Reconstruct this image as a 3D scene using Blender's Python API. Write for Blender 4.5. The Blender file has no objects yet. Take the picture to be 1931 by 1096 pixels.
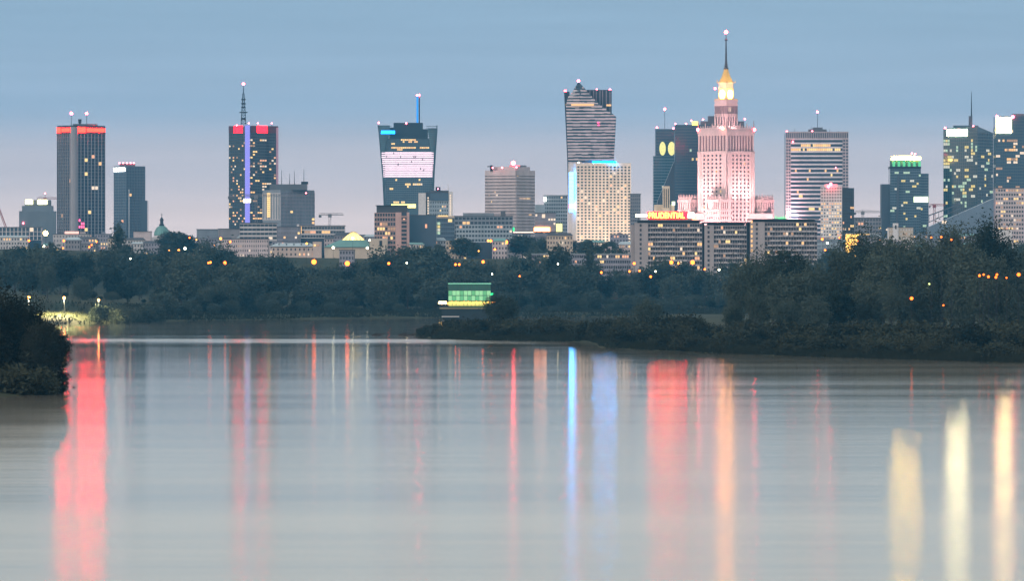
import bpy, math, random
import numpy as np
from math import sin, cos, pi, radians, sqrt

# ------------------------------------------------------------------ camera, sky, light
sc = bpy.context.scene
FPX, HY, CX, CZ = 11780.0, 530.0, 965.5, 20.0     # focal length and horizon in photo pixels, camera height (m)
cam = bpy.data.cameras.new('camera'); camo = bpy.data.objects.new('camera', cam)
sc.collection.objects.link(camo); sc.camera = camo
cam.sensor_width = 36.0; cam.lens = 36.0 * FPX / 1931.0
cam.shift_y = -(548.0 - HY) / 1931.0 * 1.0
camo.location = (0, 0, CZ); camo.rotation_euler = (pi / 2, 0, 0)
cam.clip_start = 1.0; cam.clip_end = 60000.0

SUN_EL = radians(18)          # soft dusk light from behind the camera
w = bpy.data.worlds.new('World'); sc.world = w; w.use_nodes = True
nt = w.node_tree; nt.nodes.clear()
N = nt.nodes.new; Lk = nt.links.new
wout = N('ShaderNodeOutputWorld'); bg = N('ShaderNodeBackground'); Lk(bg.outputs[0], wout.inputs[0])
sky = N('ShaderNodeTexSky'); sky.sky_type = 'NISHITA'; sky.sun_disc = False
sky.sun_elevation = radians(18); sky.sun_rotation = radians(228); sky.air_density = 1.5; sky.dust_density = 2.0
tc = N('ShaderNodeTexCoord'); sep = N('ShaderNodeSeparateXYZ'); Lk(tc.outputs['Generated'], sep.inputs[0])
mr = N('ShaderNodeMath'); mr.operation = 'MAXIMUM'; Lk(sep.outputs[2], mr.inputs[0]); mr.inputs[1].default_value = 0
rt = N('ShaderNodeMath'); rt.operation = 'POWER'; Lk(mr.outputs[0], rt.inputs[0]); rt.inputs[1].default_value = 0.5
ramp = N('ShaderNodeValToRGB'); Lk(rt.outputs[0], ramp.inputs[0])
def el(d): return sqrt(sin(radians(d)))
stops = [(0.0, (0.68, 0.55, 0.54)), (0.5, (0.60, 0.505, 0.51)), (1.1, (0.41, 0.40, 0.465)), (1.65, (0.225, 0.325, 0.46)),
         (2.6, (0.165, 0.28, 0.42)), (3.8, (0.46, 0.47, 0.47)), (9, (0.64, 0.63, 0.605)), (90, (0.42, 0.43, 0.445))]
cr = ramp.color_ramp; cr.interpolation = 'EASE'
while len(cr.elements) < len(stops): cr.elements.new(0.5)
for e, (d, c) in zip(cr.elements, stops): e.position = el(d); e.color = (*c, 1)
# faint cloud streaks
mp = N('ShaderNodeMapping'); mp.inputs['Scale'].default_value = (6, 6, 130); Lk(tc.outputs['Generated'], mp.inputs[0])
nz = N('ShaderNodeTexNoise'); nz.inputs['Scale'].default_value = 3.0; nz.inputs['Detail'].default_value = 4; Lk(mp.outputs[0], nz.inputs[0])
mx = N('ShaderNodeMix'); mx.data_type = 'RGBA'; mx.blend_type = 'MIX'; mx.inputs[0].default_value = 0.15
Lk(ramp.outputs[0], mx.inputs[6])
skm = N('ShaderNodeVectorMath'); skm.operation = 'SCALE'; skm.inputs[3].default_value = 0.12; Lk(sky.outputs[0], skm.inputs[0]); Lk(skm.outputs[0], mx.inputs[7])
mc = N('ShaderNodeMapRange'); Lk(nz.outputs[0], mc.inputs[0])
mc.inputs[1].default_value = 0.3; mc.inputs[2].default_value = 0.7; mc.inputs[3].default_value = 0.965; mc.inputs[4].default_value = 1.035
vm = N('ShaderNodeVectorMath'); vm.operation = 'SCALE'; Lk(mx.outputs[2], vm.inputs[0]); Lk(mc.outputs[0], vm.inputs[3])
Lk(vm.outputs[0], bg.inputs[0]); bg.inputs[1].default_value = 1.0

sun = bpy.data.lights.new('sun', 'SUN'); sun.energy = 0.6; sun.angle = radians(35); sun.color = (1.0, 0.90, 0.88)
suno = bpy.data.objects.new('sun', sun); sc.collection.objects.link(suno)
suno.rotation_euler = (pi / 2 - SUN_EL, 0, radians(-48))
sc.view_settings.view_transform = 'Standard'; sc.view_settings.look = 'None'
sc.view_settings.gamma = 1; sc.view_settings.use_curve_mapping = False; sc.view_settings.exposure = 0.72
sc.cycles.use_denoising = True; sc.cycles.max_bounces = 4; sc.cycles.volume_bounces = 0
sc.cycles.diffuse_bounces = 1; sc.cycles.glossy_bounces = 3; sc.cycles.use_light_tree = True
sc.cycles.caustics_reflective = False; sc.cycles.caustics_refractive = False
sc.cycles.sample_clamp_indirect = 0.0; sc.cycles.sample_clamp_direct = 0.0

# ------------------------------------------------------------------ helpers
COL = sc.collection
rnd = random.Random(7)
def new_mat(name):
    m = bpy.data.materials.new(name); m.use_nodes = True
    return m, m.node_tree, m.node_tree.nodes['Principled BSDF']
MATS = {}
def M(name, col, rough=0.75, var=0.12, scale=0.15, ior=1.45, metal=0.0, streak=0.0):
    """weathered wall, roof or metal: base colour with two scales of noise"""
    if name in MATS: return MATS[name]
    m, t, b = new_mat(name)
    b.inputs['Roughness'].default_value = rough; b.inputs['IOR'].default_value = ior; b.inputs['Metallic'].default_value = metal
    c = t.nodes.new('ShaderNodeTexCoord')
    mpp = t.nodes.new('ShaderNodeMapping'); mpp.inputs['Scale'].default_value = (1, 1, 0.35); t.links.new(c.outputs['Object'], mpp.inputs[0])
    n = t.nodes.new('ShaderNodeTexNoise'); n.inputs['Scale'].default_value = scale; n.inputs['Detail'].default_value = 5
    t.links.new(mpp.outputs[0], n.inputs[0])
    r = t.nodes.new('ShaderNodeMapRange'); r.inputs[1].default_value = 0.3; r.inputs[2].default_value = 0.7
    r.inputs[3].default_value = 1 - var; r.inputs[4].default_value = 1 + var; t.links.new(n.outputs[0], r.inputs[0])
    v = t.nodes.new('ShaderNodeVectorMath'); v.operation = 'SCALE'; v.inputs[0].default_value = col; t.links.new(r.outputs[0], v.inputs[3])
    t.links.new(v.outputs[0], b.inputs['Base Color'])
    MATS[name] = m; return m
def EM(name, col, sample=False):
    if name in MATS: return MATS[name]
    m = bpy.data.materials.new(name); m.use_nodes = True; t = m.node_tree; t.nodes.clear()
    o = t.nodes.new('ShaderNodeOutputMaterial'); e = t.nodes.new('ShaderNodeEmission')
    k = max(col); e.inputs[0].default_value = (col[0] / k, col[1] / k, col[2] / k, 1); e.inputs[1].default_value = k
    t.links.new(e.outputs[0], o.inputs[0])
    try: m.cycles.emission_sampling = 'FRONT_BACK' if sample else 'NONE'
    except Exception: pass
    MATS[name] = m; return m

glass = M('dark glass', (0.022, 0.034, 0.05), 0.12, 0.25, 0.05, ior=1.75)
glassb = M('blue glass', (0.035, 0.07, 0.105), 0.12, 0.2, 0.05, ior=1.9)
glasst = M('teal glass', (0.035, 0.075, 0.09), 0.12, 0.2, 0.05, ior=1.9)
black = M('black metal', (0.012, 0.014, 0.018), 0.5, 0.1)
steel = M('grey steel', (0.12, 0.13, 0.15), 0.45, 0.1)
white = M('white render', (0.74, 0.70, 0.69), 0.8)
pale = M('pale concrete', (0.56, 0.53, 0.53), 0.85)
pinkc = M('pinkish concrete', (0.62, 0.52, 0.52), 0.85)
greyc = M('grey concrete', (0.27, 0.26, 0.28), 0.85)
dkc = M('dark concrete', (0.11, 0.115, 0.13), 0.8)
cream = M('cream render', (0.60, 0.50, 0.40), 0.85)
brick = M('pink brick', (0.42, 0.28, 0.25), 0.85)
roofm = M('dark roof', (0.07, 0.075, 0.085), 0.7)
copper = M('green copper roof', (0.16, 0.33, 0.30), 0.6)
palerf = M('pale metal roof', (0.42, 0.50, 0.52), 0.4)
stone = M('palace limestone', (0.55, 0.44, 0.42), 0.85, 0.10)
goldm = M('gilded copper', (0.62, 0.40, 0.12), 0.35, 0.15, metal=0.6)
LIT = [EM('lamplight warm', (0.85, 0.48, 0.20)), EM('lamplight yellow', (0.95, 0.62, 0.24)), EM('lamplight pale', (0.75, 0.58, 0.42)),
       EM('lamplight orange', (0.75, 0.36, 0.20)), EM('lamplight dim', (0.34, 0.20, 0.12))]
LITG = [EM('office light green', (0.36, 0.48, 0.33)), EM('office light yellow', (0.62, 0.48, 0.17)), EM('office light white', (0.5, 0.48, 0.38))]
redbeacon = EM('red beacon', (75, 2.2, 3.6), True)
redsmall = EM('red obstruction lamp', (14, 1.6, 2.2), True)
orangelamp = EM('sodium lamp', (8, 1.0, 0.10), True)
whitelamp = EM('white lamp', (10, 9.5, 6), False)
bulbm = EM('warm bulb', (4, 1.3, 0.2), False)

def finish(me, mat, name, parent):
    o = bpy.data.objects.new(name, me); COL.objects.link(o)
    if mat: me.materials.append(mat)
    if parent is not None: o.parent = parent
    return o
class MB:
    def __init__(s): s.v = []; s.f = []
    def _add(s, vs, fs):
        k = len(s.v); s.v += vs; s.f += [tuple(i + k for i in f) for f in fs]; return s
    def box(s, x0, x1, y0, y1, z0, z1):
        return s._add([(x0, y0, z0), (x1, y0, z0), (x1, y1, z0), (x0, y1, z0), (x0, y0, z1), (x1, y0, z1), (x1, y1, z1), (x0, y1, z1)],
                      [(0, 3, 2, 1), (4, 5, 6, 7), (0, 1, 5, 4), (1, 2, 6, 5), (2, 3, 7, 6), (3, 0, 4, 7)])
    def loft(s, secs):
        """secs: list of (z, [(x,y)...]) rings of equal length"""
        n = len(secs[0][1]); vs = []; fs = []
        for z, pts in secs: vs += [(x, y, z) for x, y in pts]
        for k in range(len(secs) - 1):
            for i in range(n):
                j = (i + 1) % n; fs.append((k * n + i, k * n + j, (k + 1) * n + j, (k + 1) * n + i))
        fs.append(tuple(range(n - 1, -1, -1))); fs.append(tuple((len(secs) - 1) * n + i for i in range(n)))
        return s._add(vs, fs)
    def prism(s, pts, z0, z1): return s.loft([(z0, pts), (z1, pts)])
    def cyl(s, x, y, z0, z1, r0, r1=None, n=8, a0=0.0):
        r1 = r0 if r1 is None else r1
        def ring(r): return [(x + r * cos(a0 + 2 * pi * i / n), y + r * sin(a0 + 2 * pi * i / n)) for i in range(n)]
        return s.loft([(z0, ring(max(r0, 0.01))), (z1, ring(max(r1, 0.01)))])
    def lathe(s, x, y, prof, n=12, a0=0.0):
        return s.loft([(z, [(x + r * cos(a0 + 2 * pi * i / n), y + r * sin(a0 + 2 * pi * i / n)) for i in range(n)]) for z, r in prof])
    def ball(s, x, y, z, r, n=8):
        return s.lathe(x, y, [(z - r, 0.02), (z - 0.7 * r, 0.7 * r), (z, r), (z + 0.7 * r, 0.7 * r), (z + r, 0.02)], n)
    def bar(s, p, q, r, r2=None):
        p = np.array(p, float); q = np.array(q, float); d = q - p; L = np.linalg.norm(d)
        if L < 1e-6: return s
        d /= L; a = np.cross(d, (0, 0, 1) if abs(d[2]) < 0.9 else (1, 0, 0)); a /= np.linalg.norm(a); b = np.cross(d, a)
        r2 = r if r2 is None else r2; vs = []
        for c, rr in ((p, r), (q, r2)):
            for i in range(4):
                t = pi / 4 + i * pi / 2; vs.append(tuple(c + rr * (a * cos(t) + b * sin(t))))
        return s._add(vs, [(0, 1, 5, 4), (1, 2, 6, 5), (2, 3, 7, 6), (3, 0, 4, 7), (3, 2, 1, 0), (4, 5, 6, 7)])
    def obox(s, p0, d, n, u0, u1, v0, v1, z0, z1):
        def P(u, v): return (p0[0] + d[0] * u + n[0] * v, p0[1] + d[1] * u + n[1] * v)
        return s.prism([P(u0, v1), P(u1, v1), P(u1, v0), P(u0, v0)], z0, z1)
    def build(s, name, mat, parent=None, kind=None, smooth=False):
        me = bpy.data.meshes.new(name); me.from_pydata(s.v, [], s.f); me.update()
        if smooth: me.polygons.foreach_set('use_smooth', [True] * len(me.polygons))
        o = finish(me, mat, name, parent)
        if kind: o['kind'] = kind
        return o
def tag(o, label, cat, group=None):
    o['label'] = label; o['category'] = cat
    if group: o['group'] = group
    return o
class F:
    """a thing standing at px (photo column) and distance D; X, Z turn photo pixels into its own metres"""
    def __init__(s, name, label, cat, px, D, z0=35.0, group=None):
        s.px, s.D, s.z0, s.k = px, D, z0, D / FPX
        s.o = bpy.data.objects.new(name, None); COL.objects.link(s.o)
        s.o.location = ((px - CX) * s.k, D, z0); tag(s.o, label, cat, group)
    def X(s, px): return (px - s.px) * s.k
    def Z(s, py): return CZ + (HY - py) * s.k - s.z0
    def corner(s, pl, pc, pr, dl=None):
        """footprint of a block seen corner-on: left, near corner, right edge"""
        a, b = -s.X(pl) + s.X(pc), s.X(pr) - s.X(pc); c = s.X(pc)
        dl = dl or sqrt(a * b); dr = a * b / dl
        return [(c - a, dl), (c, 0), (c + b, dr), (c + b - a, dl + dr)]
    def rect(s, pl, pr, y0=0.0, dep=25.0):
        return [(s.X(pl), y0), (s.X(pr), y0), (s.X(pr), y0 + dep), (s.X(pl), y0 + dep)]
PANE = {}
def pane_mesh(mat):
    if mat.name not in PANE:
        me = bpy.data.meshes.new('window_pane')
        b = MB().box(-0.5, 0.5, -0.5, 0.5, -0.5, 0.5); me.from_pydata(b.v, [], b.f); me.materials.append(mat); PANE[mat.name] = me
    return PANE[mat.name]
def pane(parent, mat, c, ang, sx, sy, sz, name='window'):
    o = bpy.data.objects.new(name, pane_mesh(mat)); COL.objects.link(o); o.parent = parent
    o.location = c; o.rotation_euler = (0, 0, ang); o.scale = (sx, sy, sz); return o
def grid(f, p0, p1, z0, z1, nx, nz, pw, sh, mat, d=0.5, lit=(), name='facade_frame', mats=None, sill=0.0, top=None, seed=0):
    """piers and spandrels standing proud of the glazing from p0 to p1; lit = [(col, row, ncols)] or a count"""
    mats = mats or LIT
    dx, dy = p1[0] - p0[0], p1[1] - p0[1]; L = sqrt(dx * dx + dy * dy); u = (dx / L, dy / L); n = (u[1], -u[0])
    cw, ch = L / nx, (z1 - z0) / nz; b = MB()
    if pw > 0:
        for i in range(nx + 1):
            c = i * cw; h = cw * pw / 2
            b.obox(p0, u, n, max(0, c - h), min(L, c + h), -0.1, d, z0 + 0.02, z1 - 0.02)
    if sh > 0:
        for j in range(nz + 1):
            c = z0 + j * ch; h = ch * sh / 2
            b.obox(p0, u, n, 0.02, L - 0.02, -0.1, d * 0.9, max(z0, c - h), min(z1, c + h))
    o = b.build(name, mat, f.o, 'stuff')
    rr = random.Random(seed + int(p0[0] * 10) + nx * 31 + nz)
    if isinstance(lit, int):
        lit = [(rr.randrange(nx), rr.randrange(nz), rr.choice((1, 1, 1, 2, 2, 3))) for _ in range(lit)]
    lit = [e for (c, r, k) in lit for e in ([(c, r, k)] if k <= 3 else [(c + q_, r, 1) for q_ in range(k) if rr.random() > 0.12])]; pw_l = max(pw, 0.14)
    seen = set()
    for (c, r, k) in lit:
        k = min(k, nx - c)
        if k < 1 or (c, r) in seen: continue
        for q in range(k): seen.add((c + q, r))
        uu = (c + k / 2) * cw; zz = z0 + (r + 0.5) * ch
        pane(f.o, rr.choice(mats), (p0[0] + u[0] * uu + n[0] * 0.06, p0[1] + u[1] * uu + n[1] * 0.06, zz), math.atan2(u[1], u[0]),
             k * cw - cw * pw_l, 0.3, ch * (1 - sh), 'window')
    return o
def beacon(f, px, py, r=1.0, mat=None, y=0.0, mast=None):
    x, z = f.X(px), f.Z(py)
    if mast is not None: MB().cyl(x, y, f.Z(mast), z, 0.28, 0.2, 6).build('mast', black, f.o)
    MB().ball(x, y, z, r).build('beacon', mat or redsmall, f.o)
def body(f, pts, y0py, y1py, mat, name='wall'):
    z0 = 0.0 if y0py is None else f.Z(y0py)
    return MB().prism(pts, z0, f.Z(y1py)).build(name, mat, f.o)
def boxp(f, name, mat, pl, pr, ptop, pbot, y0=0.0, dep=10.0):
    z0 = 0.0 if pbot is None else f.Z(pbot)
    return MB().box(f.X(pl), f.X(pr), y0, y0 + dep, z0, f.Z(ptop)).build(name, mat, f.o)
def text(f, s, mat, px, py, wpx, hpx, y, name='lettering'):
    cu = bpy.data.curves.new(name, 'FONT'); cu.body = s; cu.extrude = 0.15; cu.align_x = 'LEFT'; cu.size = 1.0
    t = bpy.data.objects.new('t', cu); COL.objects.link(t)
    dg = bpy.context.evaluated_depsgraph_get(); me = bpy.data.meshes.new_from_object(t.evaluated_get(dg)); bpy.data.objects.remove(t)
    co = np.zeros(len(me.vertices) * 3); me.vertices.foreach_get('co', co); co = co.reshape(-1, 3)
    mn, mxx = co.min(0), co.max(0); k = f.k
    out = np.empty_like(co)
    out[:, 0] = f.X(px) + (co[:, 0] - mn[0]) / (mxx[0] - mn[0]) * wpx * k
    out[:, 2] = f.Z(py) + (co[:, 1] - mn[1]) / (mxx[1] - mn[1]) * hpx * k
    out[:, 1] = y - co[:, 2]
    me.vertices.foreach_set('co', out.ravel()); me.materials.clear(); me.update()
    return finish(me, mat, name, f.o)

# ------------------------------------------------------------------ ground and river
def W(px, py):                    # photo pixel on the water surface -> world
    D = CZ * FPX / (py - HY); return ((px - CX) * D / FPX, D)
fs = [W(*p) for p in ((-60, 611), (120, 611), (200, 609.5), (300, 606), (420, 604), (560, 602), (700, 600), (900, 599), (1100, 598))]
fs = [(-2500, 2700)] + fs + [(400, 3500), (2500, 3500)]
ps = [W(*p) for p in ((783, 633), (820, 639), (900, 642.5), (1000, 643.5), (1090, 645), (1130, 655), (1180, 659), (1300, 664.5), (1500, 672.5), (1700, 678), (1931, 685))]
ps = ps + [(300, 1440), (2500, 1200)]
pback = [(-36, 2330), (-20, 2520), (20, 2620), (60, 2750), (80, 3600), (2500, 3600)]
def smooth(t): t = np.clip(t, 0, 1); return t * t * (3 - 2 * t)
def wob(x, y, s):
    return np.sin(x / s + 1.3) * np.cos(y / (1.7 * s) + 0.4) + 0.6 * np.sin(x / (0.37 * s) + y / (0.6 * s))
def height(x, y):
    x = np.asarray(x, float); y = np.asarray(y, float)
    ys = np.interp(x, [p[0] for p in fs], [p[1] for p in fs]) + 6 * wob(x, y, 40)
    t = y - ys
    h = np.where(t < 0, np.maximum(t * 0.06, -3), np.minimum(t * 0.12, 2.5) + np.clip(t - 20, 0, 400) * 0.008)
    px = CX + x / np.maximum(y, 1) * FPX
    emb = np.interp(px, [-400, 60, 170, 260, 420, 700], [7.5, 7.0, 5.8, 4.0, 2.2, 0.5])
    h = h + np.where(t > 0, smooth((t - 14) / 75) * emb, 0)
    yf = np.interp(x, [p[0] for p in ps], [p[1] for p in ps]) + 2.0 * wob(x, y, 14)
    yb = np.interp(x, [p[0] for p in pback], [p[1] for p in pback])
    dd = np.minimum(y - yf, yb - y); dd = np.where(x < -36, -20, dd)
    hp = np.clip(dd * 0.10, -3, 1.1) + np.clip(dd - 20, 0, 300) * 0.004
    h = np.maximum(h, hp)
    xl = np.interp(y, [900, 1000, 1075, 1120, 1160, 1260, 1400, 1700], [-400, -150, -86, -83, -84, -110, -160, -420])
    dl = xl - x + 1.0 * wob(x, y, 7)
    h = np.maximum(h, np.clip(dl * 0.12, -3, 1.6))
    sc_ = np.interp(x, [-2500, 2500], [0, 0])
    h = h + smooth((y - 3950 - sc_) / 330) * 29.0 * (y > 3900)
    h = np.where(y > 4300, 35.0, h)
    return h
gx = np.concatenate([[-4400, -2600, -1400, -800], np.arange(-560, 561, 7.0), [800, 1400, 2600, 4400]])
gy = np.concatenate([[-2300, -500, 300, 700], np.arange(880, 1450, 6.0), np.arange(1450, 4350, 9.0), [4600, 5200, 6200, 7600, 9400]])
GX, GY = np.meshgrid(gx, gy); GZ = height(GX, GY)
nxg, nyg = len(gx), len(gy); idx = np.arange(nxg * nyg).reshape(nyg, nxg)
q = np.stack([idx[:-1, :-1], idx[:-1, 1:], idx[1:, 1:], idx[1:, :-1]], -1).reshape(-1, 4)
def np_mesh(name, verts, quads):
    me = bpy.data.meshes.new(name); nv, nf = len(verts), len(quads); k = quads.shape[1]
    me.vertices.add(nv); me.vertices.foreach_set('co', np.asarray(verts, np.float32).ravel())
    me.loops.add(nf * k); me.loops.foreach_set('vertex_index', quads.astype(np.int32).ravel())
    me.polygons.add(nf); me.polygons.foreach_set('loop_start', np.arange(0, nf * k, k, dtype=np.int32))
    me.polygons.foreach_set('loop_total', np.full(nf, k, dtype=np.int32)); me.update(calc_edges=True); me.validate(); return me
gm = np_mesh('ground', np.stack([GX, GY, GZ], -1).reshape(-1, 3), q)
gm.polygons.foreach_set('use_smooth', [True] * len(gm.polygons))
m, t, b = new_mat('grassy river bank'); b.inputs['Roughness'].default_value = 0.95; b.inputs['IOR'].default_value = 1.2
c = t.nodes.new('ShaderNodeTexCoord'); n1 = t.nodes.new('ShaderNodeTexNoise'); n1.inputs['Scale'].default_value = 0.03; n1.inputs['Detail'].default_value = 8
t.links.new(c.outputs['Object'], n1.inputs[0]); r1 = t.nodes.new('ShaderNodeValToRGB'); t.links.new(n1.outputs[0], r1.inputs[0])
r1.color_ramp.elements[0].position = 0.35; r1.color_ramp.elements[0].color = (0.025, 0.03, 0.016, 1)
r1.color_ramp.elements[1].position = 0.7; r1.color_ramp.elements[1].color = (0.06, 0.065, 0.032, 1); t.links.new(r1.outputs[0], b.inputs['Base Color'])
g = finish(gm, m, 'ground', None); g['kind'] = 'structure'

m, t, b = new_mat('turbid river water')
wo_ = t.nodes['Material Output']; t.nodes.remove(b)
b = t.nodes.new('ShaderNodeBsdfGlossy'); b.distribution = 'MULTI_GGX'; b.inputs['Color'].default_value = (1.0, 0.975, 0.94, 1)
df = t.nodes.new('ShaderNodeBsdfDiffuse'); df.inputs['Color'].default_value = (0.24, 0.21, 0.155, 1)
ms = t.nodes.new('ShaderNodeMixShader'); fz = t.nodes.new('ShaderNodeFresnel'); fz.inputs['IOR'].default_value = 3.6
t.links.new(fz.outputs[0], ms.inputs[0]); t.links.new(df.outputs[0], ms.inputs[1]); t.links.new(b.outputs[0], ms.inputs[2]); t.links.new(ms.outputs[0], wo_.inputs[0])
c = t.nodes.new('ShaderNodeTexCoord')
def nnoise(sx, sy, detail, seed):
    mpn = t.nodes.new('ShaderNodeMapping'); mpn.inputs['Scale'].default_value = (sx, sy, 1); mpn.inputs['Location'].default_value = (seed, seed * 2.3, 0)
    mpn.inputs['Rotation'].default_value = (0, 0, 0.012)
    t.links.new(c.outputs['Object'], mpn.inputs[0]); n = t.nodes.new('ShaderNodeTexNoise'); n.inputs['Scale'].default_value = 1.0
    n.inputs['Detail'].default_value = detail; n.inputs['Roughness'].default_value = 0.6; t.links.new(mpn.outputs[0], n.inputs[0]); return n.outputs[0]
def mth(op, a, b_, cl=False):
    n = t.nodes.new('ShaderNodeMath'); n.operation = op; n.use_clamp = cl
    for i, v in enumerate((a, b_)):
        if isinstance(v, (int, float)): n.inputs[i].default_value = v
        else: t.links.new(v, n.inputs[i])
    return n.outputs[0]
def mrange(v, a, b_, c_, d_):
    n = t.nodes.new('ShaderNodeMapRange'); n.interpolation_type = 'SMOOTHSTEP'; t.links.new(v, n.inputs[0])
    for i, x in enumerate((a, b_, c_, d_)): n.inputs[i + 1].default_value = x
    return n.outputs[0]
big = nnoise(0.0022, 0.011, 5, 3.0)        # wind patches
mid = nnoise(0.006, 0.11, 5, 9.0)          # long ripples lying across the stream
fine = nnoise(0.03, 0.6, 4, 17.0)
swell = nnoise(0.0035, 0.035, 4, 31.0)
sy = t.nodes.new('ShaderNodeSeparateXYZ'); t.links.new(c.outputs['Object'], sy.inputs[0])
rough = mth('ADD', mrange(big, 0.3, 0.7, 0.075, 0.105), mrange(mid, 0.3, 0.7, -0.008, 0.008))
rough = mth('ADD', mth('ADD', rough, mrange(sy.outputs[1], 800, 2000, 0.0, -0.045)), mrange(sy.outputs[1], 380, 1250, 0.042, 0.0))
wv = mth('ADD', mth('ADD', sy.outputs[1], mth('MULTIPLY', sy.outputs[0], 0.35)), mth('MULTIPLY', mth('SUBTRACT', big, 0.5), 330))
rip = mth('MULTIPLY', mrange(wv, 1950, 2060, 0, 1), mrange(wv, 2060, 2190, 1, 0))     # rippled shear line off the spit
rip = mth('MULTIPLY', rip, mth('MULTIPLY', mrange(sy.outputs[0], -10, 30, 1, 0), mrange(swell, 0.35, 0.62, 0.25, 1.0)))
rough = mth('ADD', rough, mth('MULTIPLY', rip, 0.12))
rough = mth('MAXIMUM', rough, 0.028); t.links.new(rough, b.inputs['Roughness'])
bp = t.nodes.new('ShaderNodeBump'); bp.inputs['Strength'].default_value = 0.085; bp.inputs['Distance'].default_value = 0.5
t.links.new(mth('ADD', mth('MULTIPLY', swell, 0.9), mth('MULTIPLY', mth('ADD', mid, mth('MULTIPLY', fine, 0.16)), mrange(sy.outputs[1], 420, 1000, 0.22, 1.0))), bp.inputs['Height']); t.links.new(bp.outputs[0], b.inputs['Normal'])
wat = MB().box(-4390, 4390, -2290, 4200, -2.5, 0.0); wat.f = [(4, 5, 6, 7)]
wo = wat.build('river_water', m); wo['kind'] = 'structure'

# ------------------------------------------------------------------ towers and other buildings
TW = 'towers of the city skyline'
def rlit(nx, nz, n, seed, rows=None, kmax=3):
    r = random.Random(seed); return [(r.randrange(nx), (r.choice(rows) if rows else r.randrange(nz)), r.randint(1, kmax)) for _ in range(n)]

# floodlights standing before a building
def flood(parent, loc, target, power, size, color, name='floodlight', blend=0.6):
    l = bpy.data.lights.new(name, 'SPOT'); l.energy = power; l.spot_size = radians(size); l.spot_blend = blend; l.color = color; l.shadow_soft_size = 1.0
    lo = bpy.data.objects.new(name, l); COL.objects.link(lo); lo.parent = parent; lo.location = loc
    from mathutils import Vector
    lo.rotation_euler = (Vector(target) - Vector(loc)).to_track_quat('-Z', 'Y').to_euler(); return lo

# 1. ribbed dark hotel tower with red roof sign
f = F('hotel_tower', 'dark tower with pale vertical ribs and glowing red sign band at its roof', 'skyscraper', 140, 6300)
fp = f.corner(105, 139, 195, 22)
body(f, fp, None, 236, M('dark bronze glass', (0.02, 0.022, 0.035), 0.3, 0.2, ior=1.5))
rib = M('pale aluminium ribs', (0.42, 0.40, 0.43), 0.5)
z0, z1 = 0.0, f.Z(252)
grid(f, fp[0], fp[1], z0, z1, 8, 38, 0.16, 0.07, rib, 0.6, 3)
grid(f, fp[1], fp[2], z0, z1, 9, 38, 0.15, 0.07, rib, 0.6, [(3, 30, 1), (5, 31, 1), (7, 29, 1), (3, 26, 1), (5, 22, 2), (4, 15, 1), (3, 10, 1), (6, 5, 2), (4, 8, 1), (5, 2, 1)])
for (cc, rr_) in ((1, 12), (2, 12), (3, 13), (3, 12), (2, 14), (4, 13), (4, 12), (1, 13)):
    L = sqrt((fp[2][0] - fp[1][0]) ** 2 + fp[2][1] ** 2); u = ((fp[2][0] - fp[1][0]) / L, fp[2][1] / L)
    pane(f.o, EM('pink light', (2.2, 0.22, 0.55)), (fp[1][0] + u[0] * L * (cc + .5) / 14 + u[1] * .4, u[1] * L * (cc + .5) / 14 - u[0] * .4, z0 + rr_ * 3.3), math.atan2(u[1], u[0]), 1.6, 0.3, 2.4)
MB().cyl(f.X(139.5), 3.2, 0, f.Z(239), 4.1, None, 10).build('corner_pilaster', M('grey pilaster', (0.33, 0.31, 0.33), 0.7), f.o)
bandm = M('sign band backing', (0.05, 0.02, 0.025), 0.5)
def band(f, a, b2, za, zb, mat, d0, d1, name, s0=0.0, s1=1.0):
    dx, dy = b2[0] - a[0], b2[1] - a[1]; L = sqrt(dx * dx + dy * dy); u = (dx / L, dy / L); n = (u[1], -u[0])
    return MB().obox(a, u, n, L * s0, L * s1, d0, d1, za, zb).build(name, mat, f.o)
band(f, fp[0], fp[1], f.Z(252), f.Z(238), bandm, -0.1, 0.7, 'parapet'); band(f, fp[1], fp[2], f.Z(252), f.Z(238), bandm, -0.1, 0.7, 'parapet')
redsign = EM('red neon sign', (68, 0.16, 0.07), True)
for (a, b2, s0, s1) in ((fp[0], fp[1], 0.30, 0.80), (fp[0], fp[1], 0.02, 0.24), (fp[1], fp[2], 0.12, 0.36), (fp[1], fp[2], 0.40, 0.97)):
    wide = s1 - s0 < 0.26
    band(f, a, b2, f.Z(249.5 if wide else 248), f.Z(239.5 if wide else 241), redsign, 0.75, 1.15, 'sign_letter_block', s0, s1)
boxp(f, 'penthouse', dkc, 136, 180, 233, 236.2, 10, 22)
beacon(f, 133, 213, 1.5, redbeacon, 12, 236); beacon(f, 162, 213, 1.3, redbeacon, 12, 236)
mb = MB(); mb.cyl(f.X(149), 12, f.Z(236), f.Z(231), 2.4, 0.9, 6).cyl(f.X(149), 12, f.Z(231), f.Z(224), 1.6, 1.8, 6)
mb.build('antenna_cluster', black, f.o)

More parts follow.
